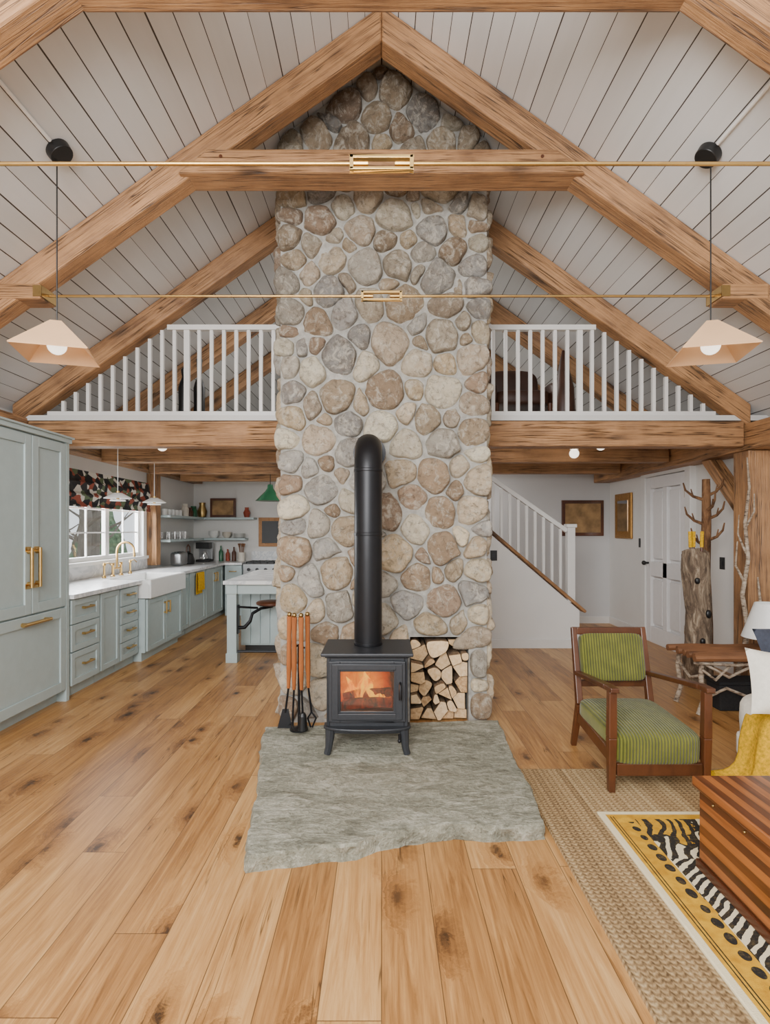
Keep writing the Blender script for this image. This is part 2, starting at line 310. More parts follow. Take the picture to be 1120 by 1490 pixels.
        if parent: par(o,parent)
        if solid: md=o.modifiers.new('s','SOLIDIFY'); md.thickness=solid
        if bevel: md=o.modifiers.new('b','BEVEL'); md.width=bevel; md.segments=2; md.limit_method='ANGLE'
        tag(o,label,cat,group,kind); return o
def tag(o,label=None,cat=None,group=None,kind=None):
    if label: o['label']=label
    if cat: o['category']=cat
    if group: o['group']=group
    if kind: o['kind']=kind
def W(o): return (W(o.parent)@o.matrix_parent_inverse@o.matrix_basis) if o.parent else o.matrix_basis.copy()
def par(o,p): o.parent=p; o.matrix_parent_inverse=W(p).inverted()
def E(name,loc,label,cat,group=None):
    o=bpy.data.objects.new(name,None); o.location=loc; o.empty_display_size=.1; COL.objects.link(o); tag(o,label,cat,group); return o
def fr(p,d,up=(0,1,0)):
    x=Vector(d).normalized(); y=(Vector(up)-x*Vector(up).dot(x)).normalized(); z=x.cross(y)
    m=Matrix((x,y,z)).transposed().to_4x4(); m.translation=Vector(p); return m
# ---------------------------------------------------------------- setting
ZR=4.78; S=.72; XL=-3.25; XR=3.4; YB=9.75; YF=-1.5
st=dict(kind='structure')
MB().box(XL-.1,XR+.1,YF,YB,-.1,0).build('floor','floor',**st)
m=MB()
for sx,xe in ((-1,XL-.1),(1,XR+.1)):
    zt=ZR-S*abs(xe); m.prism([(0,YF,ZR),(xe,YF,zt),(xe,YF,zt+.06),(0,YF,ZR+.06)],(0,YB+.1-YF,0))
m.build('ceiling','ceil',**st)
WY0,WY1,WZ0,WZ1=4.95,7.65,1.04,1.95
m=MB(); zl=ZR-S*abs(XL)
m.box(XL-.1,XL,YF,WY0,0,zl).box(XL-.1,XL,WY1,YB,0,zl).box(XL-.1,XL,WY0,WY1,0,WZ0).box(XL-.1,XL,WY0,WY1,WZ1,zl)
m.build('wall_left','wall',**st)
MB().box(XR,XR+.1,YF,YB,0,ZR-S*XR).build('wall_right','wall',**st)
MB().prism([(XL,YB,0),(XR,YB,0),(XR,YB,ZR-S*XR),(0,YB,ZR),(XL,YB,ZR-S*-XL)],(0,.1,0)).build('wall_back','wall',**st)
MB().box(.6,XR,8.4,8.5,0,2.33).build('wall_hall','wallg',**st)
MB().box(.5,.6,4.95,YB,0,2.33).build('wall_partition','wallg',**st)
ys=6.64
MB().prism([(.6,ys,0),(2.33,ys,0),(2.33,ys,.44),(.6,ys,.44+.856*1.73)],(0,.1,0)).build('wall_stair','wall',**st)
MB().box(XL,XR,4.87,YB,2.34,2.385).build('floor.001','under',**st)
MB().box(.6,2.33,ys-.015,ys,0,.1).build('baseboard_stair','trim',**st)
MB().box(.6,XR,8.385,8.4,0,.1).build('baseboard_hall','trim',**st)
MB().box(XR-.015,XR,7.25,8.385,0,.1).box(XR-.015,XR,2,6.07,0,.1).build('baseboard_right','trim',**st)
MB().box(-40,XL-.1,-10,40,-.6,-.5).build('floor.002','lawn',**st)
for i in range(3):
    y0=WY0+i*.9; y1=y0+.9; m=MB(); x0,x1=XL-.08,XL-.035
    m.box(x0,x1,y0,y0+.045,WZ0,WZ1).box(x0,x1,y1-.045,y1,WZ0,WZ1).box(x0,x1,y0+.045,y1-.045,WZ0,WZ0+.05).box(x0,x1,y0+.045,y1-.045,WZ1-.05,WZ1)
    m.box(x0+.015,x1-.01,(y0+y1)/2-.009,(y0+y1)/2+.009,WZ0+.05,WZ1-.05)
    for k in (1,2): zz=WZ0+.05+.81*k/3; m.box(x0+.018,x1-.013,y0+.045,y1-.045,zz-.008,zz+.008)
    w=m.build('window_%d'%(i+1),'frame',**st)
    MB().box(x0+.024,x0+.028,y0+.04,y1-.04,WZ0+.04,WZ1-.04).build('window_pane','glass',w)
MB().box(XL,XL+.02,4.85,WY0,1.0,2.03).box(XL,XL+.02,WY1,7.75,1.0,2.03).box(XL,XL+.05,4.85,7.75,1.0,1.04).build('trim_1','frame',**st)
for k,(x,y,h) in enumerate(((-7.5,9.5,6),(-9.5,13.5,7),(-8.2,16,6.5),(-12,17.5,8),(-14,24,9),(-6.5,12.2,5.5))):
    t=E('tree',(x,y,-.5),'bare grey tree standing outside the kitchen windows','tree','trees outside the kitchen windows')
    m=MB(); m.tube([(x,y,-.5),(x+.1,y,h*.3),(x-.05,y+.1,h*.6),(x,y,h)],[.16,.13,.08,.02],8)
    for q in range(16):
        a=q*2.4+k; z=.6+h*.75*q/16; L=1.6-.06*q; m.tube([(x,y,z),(x+L*.5*math.cos(a),y+L*.5*math.sin(a),z+.4),(x+L*math.cos(a+.2),y+L*math.sin(a+.2),z+1.0)],[.05,.03,.008],6)
    m.build('trunk','treebark',t)
for k,(x,y,h) in enumerate(((-15,19,3.4),(-17,25,4.2),(-15,30,4.0),(-13.5,14.5,2.6))):
    t=E('evergreen',(x,y,-.5),'dark evergreen tree farther out beyond the kitchen windows','tree','evergreens beyond the kitchen windows')
    m=MB(); N=18; vs=[]
    for i in range(11):
        z=h*i/10
        for j in range(N): r=(1.5*(1-i/10.3)+.25*mn.noise(Vector((j*1.3,i*1.7,k*5)))*(1.1-i/10)); vs.append((x+r*math.cos(2*PI*j/N),y+r*math.sin(2*PI*j/N),z-.3+(.25 if j%2 else 0)))
    m.add(vs,[[i*N+j,i*N+(j+1)%N,(i+1)*N+(j+1)%N,(i+1)*N+j] for i in range(10) for j in range(N)]); m.build('foliage','leaf',t); MB().cyl((x,y,-.5),(x,y,.2),.15).build('trunk','treebark',t)
# door on the right wall
y0,y1,zt=6.2,7.12,2.04; x0=XR-.055; zp=((.2,.82),(1.0,zt-.14))
m=MB(); sw=.11; ymid=(y0+y1)/2
m.box(x0,XR,y0,y0+sw,0,zt).box(x0,XR,y1-sw,y1,0,zt).box(x0,XR,ymid-.05,ymid+.05,.2,zt-.14)
for a,b in ((0,.2),(.82,1.0),(zt-.14,zt)): m.box(x0,XR,y0+sw,y1-sw,a,b)
m.box(x0+.045,XR,y0+sw,y1-sw,.2,zt-.14)
for a,b in zp:
    for p,q in ((y0+sw,ymid-.05),(ymid+.05,y1-sw)): m.box(x0+.014,x0+.05,p+.04,q-.04,a+.04,b-.04)
d=m.build('door_1','doorp',bevel=.006,**st)
MB().cyl((x0,y1-.06,.98),(x0-.05,y1-.06,.98),.012).ball((x0-.06,y1-.06,.98),.028).build('door_knob','black',d,smooth=True)
for z in (.25,1.75): MB().cyl((x0-.006,y0+.006,z),(x0-.006,y0+.006,z+.09),.008).build('hinge','brassd',d)
MB().box(XR-.075,XR,y0-.12,y0-.006,0,zt+.12).box(XR-.075,XR,y1+.006,y1+.12,0,zt+.12).box(XR-.08,XR,y0-.006,y1+.006,zt+.007,zt+.12).build('trim_2','trim',bevel=.006,**st)
# ---------------------------------------------------------------- timber frame
DV=.235
def rafter(Y,sx,p,w=.155):
    xe=sx*3.19; ze=ZR-.004-S*3.19
    fm=fr((0,Y,ZR),(sx,0,-S))
    return MB().prism([(0,Y-w/2,ZR-.004),(xe,Y-w/2,ze),(xe,Y-w/2,ze-DV*.85),(0,Y-w/2,ZR-DV)],(0,w,0)).build('rafter','oak',p,.014,frame=fm)
def tbeam(name,p0,p1,w,h,parent=None,mat='oak',**k):
    return MB().bar(p0,p1,w,h).build(name,mat,parent,.012,frame=fr((Vector(p0)+Vector(p1))/2,Vector(p1)-Vector(p0),(0,1,0) if abs(p1[1]-p0[1])<1 else (1,0,0)),**k)
YN=2.36
for Y,col,lab in ((YN,1,'oak truss nearest the camera, cut off by the top edge of the photo'),(3.70,1,'oak truss crossing just in front of the stone chimney with a long collar beam'),(4.94,0,'pair of oak rafters standing over the white loft railing'),(6.2,0,'pair of oak rafters inside the loft, first behind the railing'),(7.45,0,'pair of oak rafters deep inside the loft, second behind the railing')):
    t=E('timber_truss',(0,Y,2.2),lab,'roof truss','oak roof trusses')
    for sx in (-1,1): rafter(Y,sx,t)
    if col:
        a=3.635 if Y<3 else 3.665; b=a+.15; y=Y-.125
        MB().prism([(-1.3,y,a),(1.3,y,a),(1.11,y,b),(-1.11,y,b)],(0,.21,0)).build('collar_beam','oak',t,.014,frame=fr((0,Y,a),(1,0,0)))
        for sx in (-1,1):
            for dx,dz in ((1.12,.05),(1.02,.1)): MB().cyl((sx*dx,y-.004,a+dz),(sx*dx,y+.02,a+dz),.011,n=10).build('peg','dkwood',t)
    if Y==3.70:
        zz=2.93
        for sx in (-1,1):
            tbeam('rod_stub',(sx*2.19,Y,zz),(sx*2.49,Y,zz),.165,.1,t)
            m=MB(); x0,x1=sorted((sx*2.18,sx*2.235))
            m.box(x0,x1,Y-.089,Y-.083,zz-.035,zz+.035).box(x0,x1,Y+.083,Y+.089,zz-.035,zz+.035); xa=sorted((sx*2.18,sx*2.188)); m.box(xa[0],xa[1],Y-.086,Y+.086,zz-.035,zz+.035)
            m.build('brass_bracket','brassd',t)
tbeam('loft_beam',(XL+.2,4.94,2.225),(-.8,4.94,2.225),.16,.22,label='oak beam under the white loft railing left of the chimney',cat='beam',group='loft edge beams')
tbeam('loft_beam',(.83,4.94,2.225),(3.13,4.94,2.225),.16,.22,label='oak beam under the white loft railing right of the chimney',cat='beam',group='loft edge beams')
for i,Y in enumerate((6.2,7.45,8.6)):
    w=('nearest','middle','farthest')[i]
    tbeam('ceiling_joist',(XL+.2,Y,2.23),(.5,Y,2.23),.15,.2,label='oak joist across the kitchen ceiling, %s of the three from the camera'%w,cat='beam',group='kitchen ceiling joists')
    if i<2: tbeam('ceiling_joist',(.6,Y,2.23),(3.13,Y,2.23),.15,.2,label='oak joist across the hall ceiling by the stairs, %s the loft edge'%('nearer' if i==0 else 'farther from'),cat='beam',group='hall ceiling joists')
tbeam('wall_plate',(XL+.1,YF,2.27),(XL+.1,YB-.1,2.27),.18,.19,label='long oak plate along the top of the kitchen wall',cat='beam')
tbeam('wall_plate',(XR-.13,YF,2.2),(XR-.13,8.38,2.2),.24,.23,label='long oak plate along the top of the door wall on the right',cat='beam')
MB().box(3.15,3.38,4.84,5.05,0,2.08).build('timber_post','oakv',bevel=.008,label='square oak post at the right edge beside the birch branches',cat='post')
MB().prism([(3.21,5.052,1.47),(3.21,5.052,1.63),(3.21,5.51,2.08),(3.21,5.67,2.08)],(.12,0,0)).build('timber_brace','oak',bevel=.006,frame=fr((3.27,5.3,1.8),(0,.7,.7),(1,0,0)),label='diagonal oak brace from the right post up to the plate',cat='brace')
MB().box(XL+.005,XL+.14,7.79,7.94,.9,2.17).build('timber_post','oakv',bevel=.006,label='oak post on the kitchen wall right of the windows',cat='post')
# tie rods
for Y,zz,lab in ((YN,2.93,'nearer brass tie rod crossing high in front of the collar beam'),(3.70,2.93,'farther brass tie rod crossing the middle of the chimney')):
    t=E('tie_rod',(0,Y,zz),lab,'tie rod','brass tie rods')
    for sx in (-1,1): MB().cyl((sx*.1,Y,zz),(sx*2.179,Y,zz),.0085,n=12).build('rod','brass',t,smooth=True)
    m=MB()
    for a in (-1,1): m.box(-.133,.133,Y-.014,Y+.014,zz+a*.024-.006,zz+a*.024+.006)
    for a in (-1,1): m.box(a*.125-.008,a*.125+.008,Y-.014,Y+.014,zz-.03,zz+.03).cyl((a*.055,Y,zz),(a*.12,Y,zz),.012,n=8)
    m.build('turnbuckle','brass',t,.002)
# ---------------------------------------------------------------- chimney
CX0,CX1,CYF,CYB=-.73,.762,4.1,4.84
NX0,NX1,NZ=.205,.63,.62
def clip(poly,nx,ny,c):
    out=[]
    for i in range(len(poly)):
        a=poly[i]; b=poly[(i+1)%len(poly)]; da=nx*a[0]+ny*a[1]-c; db=nx*b[0]+ny*b[1]-c
        if da<=0: out.append(a)
        if (da<0<db) or (db<0<da):
            t=da/(da-db); out.append((a[0]+(b[0]-a[0])*t,a[1]+(b[1]-a[1])*t))
    return out
def cells(seeds,b,gap,extra=None):
    res=[]
    for i,(u,v,r) in enumerate(seeds):
        poly=[(b[0],b[2]),(b[1],b[2]),(b[1],b[3]),(b[0],b[3])]
        for j,(u2,v2,r2) in enumerate(seeds):
            D=math.hypot(u2-u,v2-v)
            if j==i or D>.6: continue
            nx,ny=(u2-u)/D,(v2-v)/D; dd=(D*D+r*r-r2*r2)/(2*D)-gap
            poly=clip(poly,nx,ny,nx*u+ny*v+dd)
            if len(poly)<3: break
        if len(poly)>2 and extra:
            for nx,ny,c in extra(u,v):
                poly=clip(poly,nx,ny,c)
                if len(poly)<3: break
        res.append(poly if len(poly)>2 else None)
    return res
def chaikin(p,k=3,w=.25):
    for _ in range(k):
        q=[]
        for i in range(len(p)):
            a=p[i]; b=p[(i+1)%len(p)]
            q+=[(a[0]*(1-w)+b[0]*w,a[1]*(1-w)+b[1]*w),(a[0]*w+b[0]*(1-w),a[1]*w+b[1]*(1-w))]
        p=q
    return p
def rounder(p,amt=.6,N=44):
    cu=sum(a[0] for a in p)/len(p); cv=sum(a[1] for a in p)/len(p)
    pol=sorted((math.atan2(a[1]-cv,a[0]-cu),math.hypot(a[0]-cu,a[1]-cv)) for a in p)
    rs=[]
    for i in range(N):
        t=-PI+2*PI*(i+.5)/N
        k=0
        while k<len(pol) and pol[k][0]<t: k+=1
        a=pol[k-1]; b=pol[k%len(pol)]; ta,tb=a[0],b[0]
        if ta>t: ta-=2*PI
        if tb<t: tb+=2*PI
        w=(t-ta)/(tb-ta) if tb-ta>1e-6 else 0
        rs.append(a[1]*(1-w)+b[1]*w)
    w=5; out=[]
    for i in range(N):
        av=sum(rs[(i+j)%N] for j in range(-w,w+1))/(2*w+1); r=min(rs[i]*1.05,rs[i]*(1-amt)+av*amt); t=-PI+2*PI*(i+.5)/N
        out.append((cu+r*math.cos(t),cv+r*math.sin(t)))
    return out
def seeds_for(b,rs,ok,edge=None,n=900,pack=.9):
    s=list(edge or [])
    for r,lim in rs:
        c=0
        for _ in range(n):
            if c>=lim: break
            u=random.uniform(b[0]+r*.6,b[1]-r*.6); v=random.uniform(b[2]+r*.5,b[3])
            if ok(u,v,r) and all(math.hypot(u-a,v-c_)>pack*(r+q) for a,c_,q in s): s.append((u,v,r)); c+=1
    return s
PAL=[(194,176,150),(184,164,136),(212,200,176),(172,168,160),(164,140,114),(202,186,158),(156,132,110),(188,174,152),(216,206,182),(172,152,126),(164,160,154),(196,174,144),(182,164,142),(176,168,154),(202,180,146),(154,150,144)]
def stones(m,polys,tf,dep,warp=.015,amt=.2):
    for i,poly in enumerate(polys):
        if not poly: continue
        sd=random.uniform(0,90); p=rounder(chaikin(poly,3,.2),amt)
        def wp(u,v):
            k=.2 if (v<NZ+.1 and NX0-.1<u<NX1+.1) else 1
            return (u+k*(warp*mn.noise(Vector((u*5,v*5,1)))+.01*mn.noise(Vector((u*16,v*16,sd)))),v+k*(warp*mn.noise(Vector((u*5,v*5,7.7)))+.01*mn.noise(Vector((u*16,v*16,sd+9)))))
        p=[wp(*a) for a in p]
        cu=sum(a[0] for a in p)/len(p); cv=sum(a[1] for a in p)/len(p)
        w=max(a[0] for a in p)-min(a[0] for a in p); h=max(a[1] for a in p)-min(a[1] for a in p)
        if min(w,h)<.03: continue
        hm=min(dep*random.uniform(.75,1.3),min(w,h)*.5); n=len(p); vs=[]; fs=[]
        tu,tv=random.uniform(-.25,.25),random.uniform(-.25,.25)
        rg=[(1,-.25),(.994,.2),(.97,.46),(.925,.68),(.85,.84),(.72,.94),(.54,.99),(.33,1.0),(.12,1.0)]
        for k,(s_,hh) in enumerate(rg):
            for a in p:
                u=cu+(a[0]-cu)*s_; v=cv+(a[1]-cv)*s_
                nz=mn.noise(Vector((u*8,v*8,sd)))*.022+mn.noise(Vector((u*22,v*22,sd)))*.012+mn.noise(Vector((u*50,v*50,sd)))*.006
                vs.append(tf(u,v,hh*hm+((nz+(u-cu)*tu+(v-cv)*tv)*min(1,k/3) if k>0 else 0)))
        for k in range(len(rg)-1): fs+=[[k*n+j,k*n+(j+1)%n,(k+1)*n+(j+1)%n,(k+1)*n+j] for j in range(n)]
        fs.append([(len(rg)-1)*n+j for j in range(n)])
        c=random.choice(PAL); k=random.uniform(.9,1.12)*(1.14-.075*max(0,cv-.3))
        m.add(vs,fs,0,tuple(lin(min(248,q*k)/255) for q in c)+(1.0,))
roof=lambda x:ZR-S*abs(x)
ch=E('stone_chimney',(0,4.47,0),'tall fieldstone chimney rising through the room behind the stove','chimney')
m=MB(); ym=CYF-.018
m.box(CX0,NX0,ym,CYB,0,NZ).box(NX1,CX1,ym,CYB,0,NZ).box(NX0,NX1,4.56,CYB,0,NZ)
m.prism([(CX0,ym,NZ),(CX1,ym,NZ),(CX1,ym,roof(CX1)-.012),(0,ym,ZR-.012),(CX0,ym,roof(CX0)-.012)],(0,CYB-ym,0))
m.build('mortar_core','mortar',ch)
b=(CX0-.06,CX1+.06,.03,ZR)
ed=[]
for xe,sg in ((CX0,1),(CX1,-1)):
    z=.12
    while z<roof(CX0)-.1: r=random.choice((.065,.08,.09,.11)); ed.append((xe+sg*random.uniform(.03,.12),z,r)); z+=r*2*.96
def ok(u,v,r): return v<roof(u)-.08 and CX0+.05<u<CX1-.05 and not (NX0-.05<u<NX1+.05 and v<NZ+.04)
ss=seeds_for(b,[(.145,5),(.128,18),(.11,45),(.094,99),(.08,99),(.065,99),(.05,60)],ok,ed,1000,.87)
def ex(u,v):
    j1,j2=random.uniform(-.005,.045),random.uniform(-.005,.045)
    e=[(S,1,ZR-.02),(-S,1,ZR-.02),(1,0,CX1+j1),(-1,0,-CX0+j2)]
    if v>NZ: e.append((0,-1,-NZ-.012)) if NX0-.03<u<NX1+.03 else None
    elif u<NX0: e.append((1,0,NX0-.012))
    elif u>NX1: e.append((-1,0,-NX1-.012))
    return e
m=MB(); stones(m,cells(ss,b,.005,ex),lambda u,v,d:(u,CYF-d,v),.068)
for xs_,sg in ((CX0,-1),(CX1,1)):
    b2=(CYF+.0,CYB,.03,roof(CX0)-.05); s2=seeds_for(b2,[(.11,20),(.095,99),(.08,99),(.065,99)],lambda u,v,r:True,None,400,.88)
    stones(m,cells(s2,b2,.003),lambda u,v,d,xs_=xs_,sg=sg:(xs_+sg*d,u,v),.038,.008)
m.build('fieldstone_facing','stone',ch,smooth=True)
# firewood
b=(NX0+.006,NX1-.006,.012,NZ-.03)
s3=seeds_for(b,[(.056,10),(.045,40),(.037,90),(.03,90)],lambda u,v,r:True,None,500,.86)
s3=[q for q in s3 if q[1]<NZ-.06-.03*math.sin(q[0]*40)]
for poly in cells(s3,b,.003):
    if not poly: continue
    cu=sum(a[0] for a in poly)/len(poly); cv=sum(a[1] for a in poly)/len(poly)
    if random.random()<.75:
        q=random.uniform(0,2*PI); nx,ny=math.cos(q),math.sin(q); rr=max(math.hypot(a[0]-cu,a[1]-cv) for a in poly)
        pc=clip(poly,nx,ny,nx*cu+ny*cv+rr*random.uniform(.12,.45))
        if len(pc)>2: poly=pc
    w=max(a[0] for a in poly)-min(a[0] for a in poly)
    if w<.02: continue
    pp=chaikin(poly,2,.2) if random.random()<.3 else poly; yo=random.uniform(-.04,.07); tl=random.uniform(-.05,.05)
    a0=[Vector((a,CYF-.02+yo+(a-cu)*tl*6,c)) for a,c in pp]
    MB().prism(a0,(0,.42-yo,0),0,1).build('firewood_log',['bark','logend'],bevel=.003,label='split firewood log with pale end stacked in the chimney niche',cat='log',group='split logs stacked in the chimney niche')
# hearth slab
HT=.072
pts=[(386,1058),(560,1052),(724,1048),(747,1100),(793,1196),(700,1203),(640,1200),(590,1206),(548,1214),(520,1226),(470,1228),(420,1238),(362,1243),(366,1198),(378,1128)]
pl=[G(a,b_,HT) for a,b_ in pts]; dense=[]
for i in range(len(pl)):
    a=pl[i]; c=pl[(i+1)%len(pl)]; k=max(2,int((c-a).length/.025))
    for j in range(k):
        p=a.lerp(c,j/k); q=mn.noise(p*7)*.014+mn.noise(p*30)*.008; dense.append(Vector((p.x+q,min(p.y+q,3.93),HT)))
n=len(dense); cen=sum(dense,Vector())/n; m=MB(); rings=[]
for z,am in ((0,.012),(.02,.02),(.042,.018),(.06,.014)): rings.append([Vector((p.x,p.y,z))+(p-cen).normalized()*(am*mn.noise(Vector((p.x*14,p.y*14,z*60)))+.006) for p in dense])
rings=[[Vector((p.x,min(p.y,3.94),p.z)) for p in r] for r in rings]+[dense]
for s_ in (.985,.95,.88,.8,.72,.63,.54,.45,.36,.27,.18,.1): rings.append([cen+(p-cen)*s_+Vector((0,0,mn.noise((cen+(p-cen)*s_)*6)*.004+.002)) for p in dense])
vs=[p for r in rings for p in r]; fs=[]
for k in range(len(rings)-1): fs+=[[k*n+j,k*n+(j+1)%n,(k+1)*n+(j+1)%n,(k+1)*n+j] for j in range(n)]
fs+=[list(range(n))[::-1],[(len(rings)-1)*n+j for j in range(n)]]
m.add(vs,fs); m.build('hearth_slab','slate',smooth=True,base=False,label='irregular grey flagstone hearth slab on the floor under the stove',cat='hearth')
HZ=HT+.004
# ---------------------------------------------------------------- stove
xs=-.085
sv=E('wood_stove',(xs,3.5,HZ),'black cast iron wood stove with a lit fire behind glass','stove')
m=MB(); a,bb=xs-.24,xs+.24
m.box(a,a+.02,3.33,3.7,.235,.64).box(bb-.02,bb,3.33,3.7,.235,.64).box(a+.02,bb-.02,3.68,3.7,.235,.64).box(a+.02,bb-.02,3.33,3.68,.235,.30).box(a+.02,bb-.02,3.33,3.68,.61,.64)
m.build('firebox','iron',sv,.004)
m=MB(); m.box(xs-.25,xs+.25,3.315,3.715,.64,.652).box(xs-.272,xs+.272,3.29,3.735,.652,.672); m.build('top_plate','iron',sv,.008)
MB().box(xs-.2,xs+.2,3.58,3.678,.305,.605).build('firebrick','glow',sv)
m=MB(); o=(xs-.225,xs+.225,.268,.622); w=(xs-.158,xs+.158,.33,.562)
for k,(y0,y1,q) in enumerate(((3.308,3.33,w),(3.298,3.308,(w[0]-.012,w[1]+.012,w[2]-.012,w[3]+.012)))):
    oo=o if k==0 else (o[0]+.018,o[1]-.018,o[2]+.014,o[3]-.014)
    m.box(oo[0],q[0],y0,y1,oo[2],oo[3]).box(q[1],oo[1],y0,y1,oo[2],oo[3]).box(q[0],q[1],y0,y1,oo[2],q[2]).box(q[0],q[1],y0,y1,q[3],oo[3])
dr=m.build('door','iron',sv,.003)
MB().box(w[0],w[1],3.316,3.32,w[2],w[3]).build('glass_pane','stoveglass',dr)
MB().tube([(xs+.194,3.298,.50),(xs+.194,3.274,.49),(xs+.194,3.264,.46),(xs+.194,3.268,.41)],[.007,.007,.008,.01],10).build('door_handle','irond',dr,smooth=True)
m=MB(); arc=[(xs-.258,3.4)]+[(xs-.258*math.cos(t),3.335-.075*math.sin(t)) for t in [PI*i/20 for i in range(21)]]+[(xs+.258,3.4)]
m.prism([(x,y,.222) for x,y in arc],(0,0,.016)); m.build('ash_lip','iron',sv,.005)
m=MB(); arc=[(xs-.24,3.69)]+[(xs-.24*math.cos(t),3.34-.03*math.sin(t)) for t in [PI*i/20 for i in range(21)]]+[(xs+.24,3.69)]
m.prism([(x,y,.196) for x,y in arc],(0,0,.027)); m.build('base_skirt','iron',sv,.005)
for sx in (-1,1):
    for y in (3.335,3.66):
        q=-.02 if y<3.5 else .02
        MB().tube([(xs+sx*.218,y,.215),(xs+sx*.221,y+q*.4,.165),(xs+sx*.226,y+q*.7,.115),(xs+sx*.236,y+q,HZ)],[.03,.026,.021,.02],8).build('leg','iron',sv,smooth=True)
MB().cyl((xs+.19,3.3,.198),(xs+.19,3.3,.165),.008).ball((xs+.19,3.3,.16),.012).build('air_lever','irond',sv,smooth=True)
m=MB()
for q in range(13):
    dx=-.12+.22*q/12+random.uniform(-.01,.01); hh=random.uniform(.05,.12)*(1.4 if dx<0 else .7); r=random.uniform(.014,.03); px_=[]; rr=[]
    for i in range(8):
        t=i/7; px_.append((xs+dx+.018*math.sin(t*5+dx*60),3.5+.04*math.sin(q*2.1),.36+hh*t)); rr.append(max(.0015,r*math.sin(PI*min(1,.3+t*.7))))
    m.tube(px_,rr,9)
m.build('flames','flame',sv,smooth=True)
for k,(z,y,dz) in enumerate(((.34,3.42,.006),(.34,3.52,-.004),(.38,3.47,.02))): MB().tube([(xs-.15,y,z-dz),(xs-.05,y+.015,z),(xs+.06,y+.01,z+.008),(xs+.15,y,z+dz)],[.03,.034,.031,.028],9).build('burning_log','ember',sv,smooth=True)
pp=E('stove_pipe',(xs,3.56,.672),'black stove pipe rising from the stove and elbowing into the chimney','stove pipe')
py_=3.56; R_=.16
pa=[(xs,py_,.672),(xs,py_,1.2),(xs,py_,1.78)]+[(xs,py_+R_*(1-math.cos(t)),1.78+R_*math.sin(t)) for t in [PI/2*i/5 for i in range(1,6)]]+[(xs,4.06,1.94)]
MB().tube(pa,.088,32).build('pipe','irond',pp,smooth=True)
for z in (.674,1.36,1.76): MB().cyl((xs,py_,z),(xs,py_,z+.02),.091,n=32).build('collar','irond',pp,.003,smooth=True)
MB().cyl((xs,3.98,1.94),(xs,4.0,1.94),.115,n=32).build('wall_flange','irond',pp,smooth=True)
# fire tools
tx,ty=-.545,3.72
ts=E('fire_tool_stand',(tx,ty,HZ),'black iron stand holding the fireplace tools','stand')
MB().lathe((tx,ty,HZ),[(.001,0),(.06,0),(.06,.01),(.02,.02),(.012,.025)],24).build('base','irond',ts,smooth=True)
MB().cyl((tx,ty,HZ+.024),(tx,ty,.64),.009).build('post','irond',ts,smooth=True)
MB().tube([(tx-.04,ty-.02,.62),(tx,ty,.635),(tx+.04,ty-.02,.62)],.006).build('hook_bar','irond',ts,smooth=True)
for kind,dx,dy,lab in (('poker',-.024,-.066,'fire poker with long orange wood handle'),('ash_shovel',-.068,-.03,'fireplace shovel with long orange wood handle and flared blade'),('hearth_brush',.028,-.07,'hearth brush with orange wood handle and dark bristles'),('fire_tongs',.068,-.02,'fire tongs with orange wood handle nearest the stove')):
    x,y=tx+dx,ty+dy; t=E(kind,(x,y,.1),lab,'fire tool','fireplace tools')
    tp=(x-dx*.15,y,.83); lo=(x-dx*.05,y,.36)
    m=MB().tube([lo,(x-dx*.1,y,.5),(x-dx*.12,y,.7),tp],[.011,.017,.015,.018],8); m.build('handle','copper',t)
    MB().ball((tp[0],tp[1],tp[2]+.012),.016).build('end_cap','brassd',t,smooth=True)
    x2=x+dx*.25
    MB().tube([lo,(x2,y,.2)],.007,8).build('shaft','irond',t); m=MB()
    if kind=='poker': m.tube([(x2,y,.2),(x2,y,.13),(x2+.012,y-.01,.1)],[.007,.007,.003],8).tube([(x2,y,.15),(x2-.025,y,.13)],[.006,.003],8)
    elif kind=='ash_shovel': m.prism([(x2-.02,y,.22),(x2+.02,y,.22),(x2+.045,y-.01,.1),(x2-.05,y-.01,.1)],(0,.012,0))
    elif kind=='hearth_brush': m.tube([(x2,y,.21),(x2,y,.19),(x2,y,.1)],[.016,.024,.032],14)
    else: m.tube([(x2,y,.2),(x2-.025,y,.16),(x2-.005,y,.1)],.006,8).tube([(x2,y,.2),(x2+.03,y,.16),(x2+.005,y,.1)],.006,8)
    m.build('head','black' if kind=='hearth_brush' else 'irond',t)
# ---------------------------------------------------------------- loft railing
def railing(x0,x1,lab):
    t=E('loft_railing',((x0+x1)/2,4.94,2.385),lab,'railing','loft railings'); sg=-1 if x1<0 else 1
    near=x1 if sg<0 else x0
    a,b_=sorted((near,sg*1.87)); MB().box(a,b_,4.91,4.97,3.14,3.185).build('top_rail','trim',t,.004)
    a,b_=sorted((near,sg*2.92)); MB().box(a,b_,4.92,4.96,2.39,2.43).build('bottom_rail','trim',t,.004)
    x=near+sg*.05; i=0
    while abs(x)<2.84:
        zt=min(3.14,ZR-DV-S*abs(x)-.02); big=(i in (0,8))
        if zt>2.48: MB().box(x-(.024 if big else .014),x+(.024 if big else .014),4.925,4.955,2.43 if not big else 2.386,zt).build('post' if big else 'baluster','trim',t)
        x+=sg*.108; i+=1
railing(-3.0,-.79,'white loft railing left of the chimney'); railing(.82,3.0,'white loft railing right of the chimney')
for px_,hh,lab in ((268,.56,'shorter'),(290,.66,'taller')):
    x=(px_-555)*5.4/F
    MB().lathe((x,5.4,2.386),[(.001,0),(.058,0),(.06,.03),(.05,.2),(.054,.36),(.04,.42),(.02,.47),(.026,hh-.06),(.03,hh-.02),(.015,hh)],18).build('figurine','black',smooth=True,label='%s dark figurine standing behind the left loft railing'%lab,cat='figurine',group='dark loft figurines')
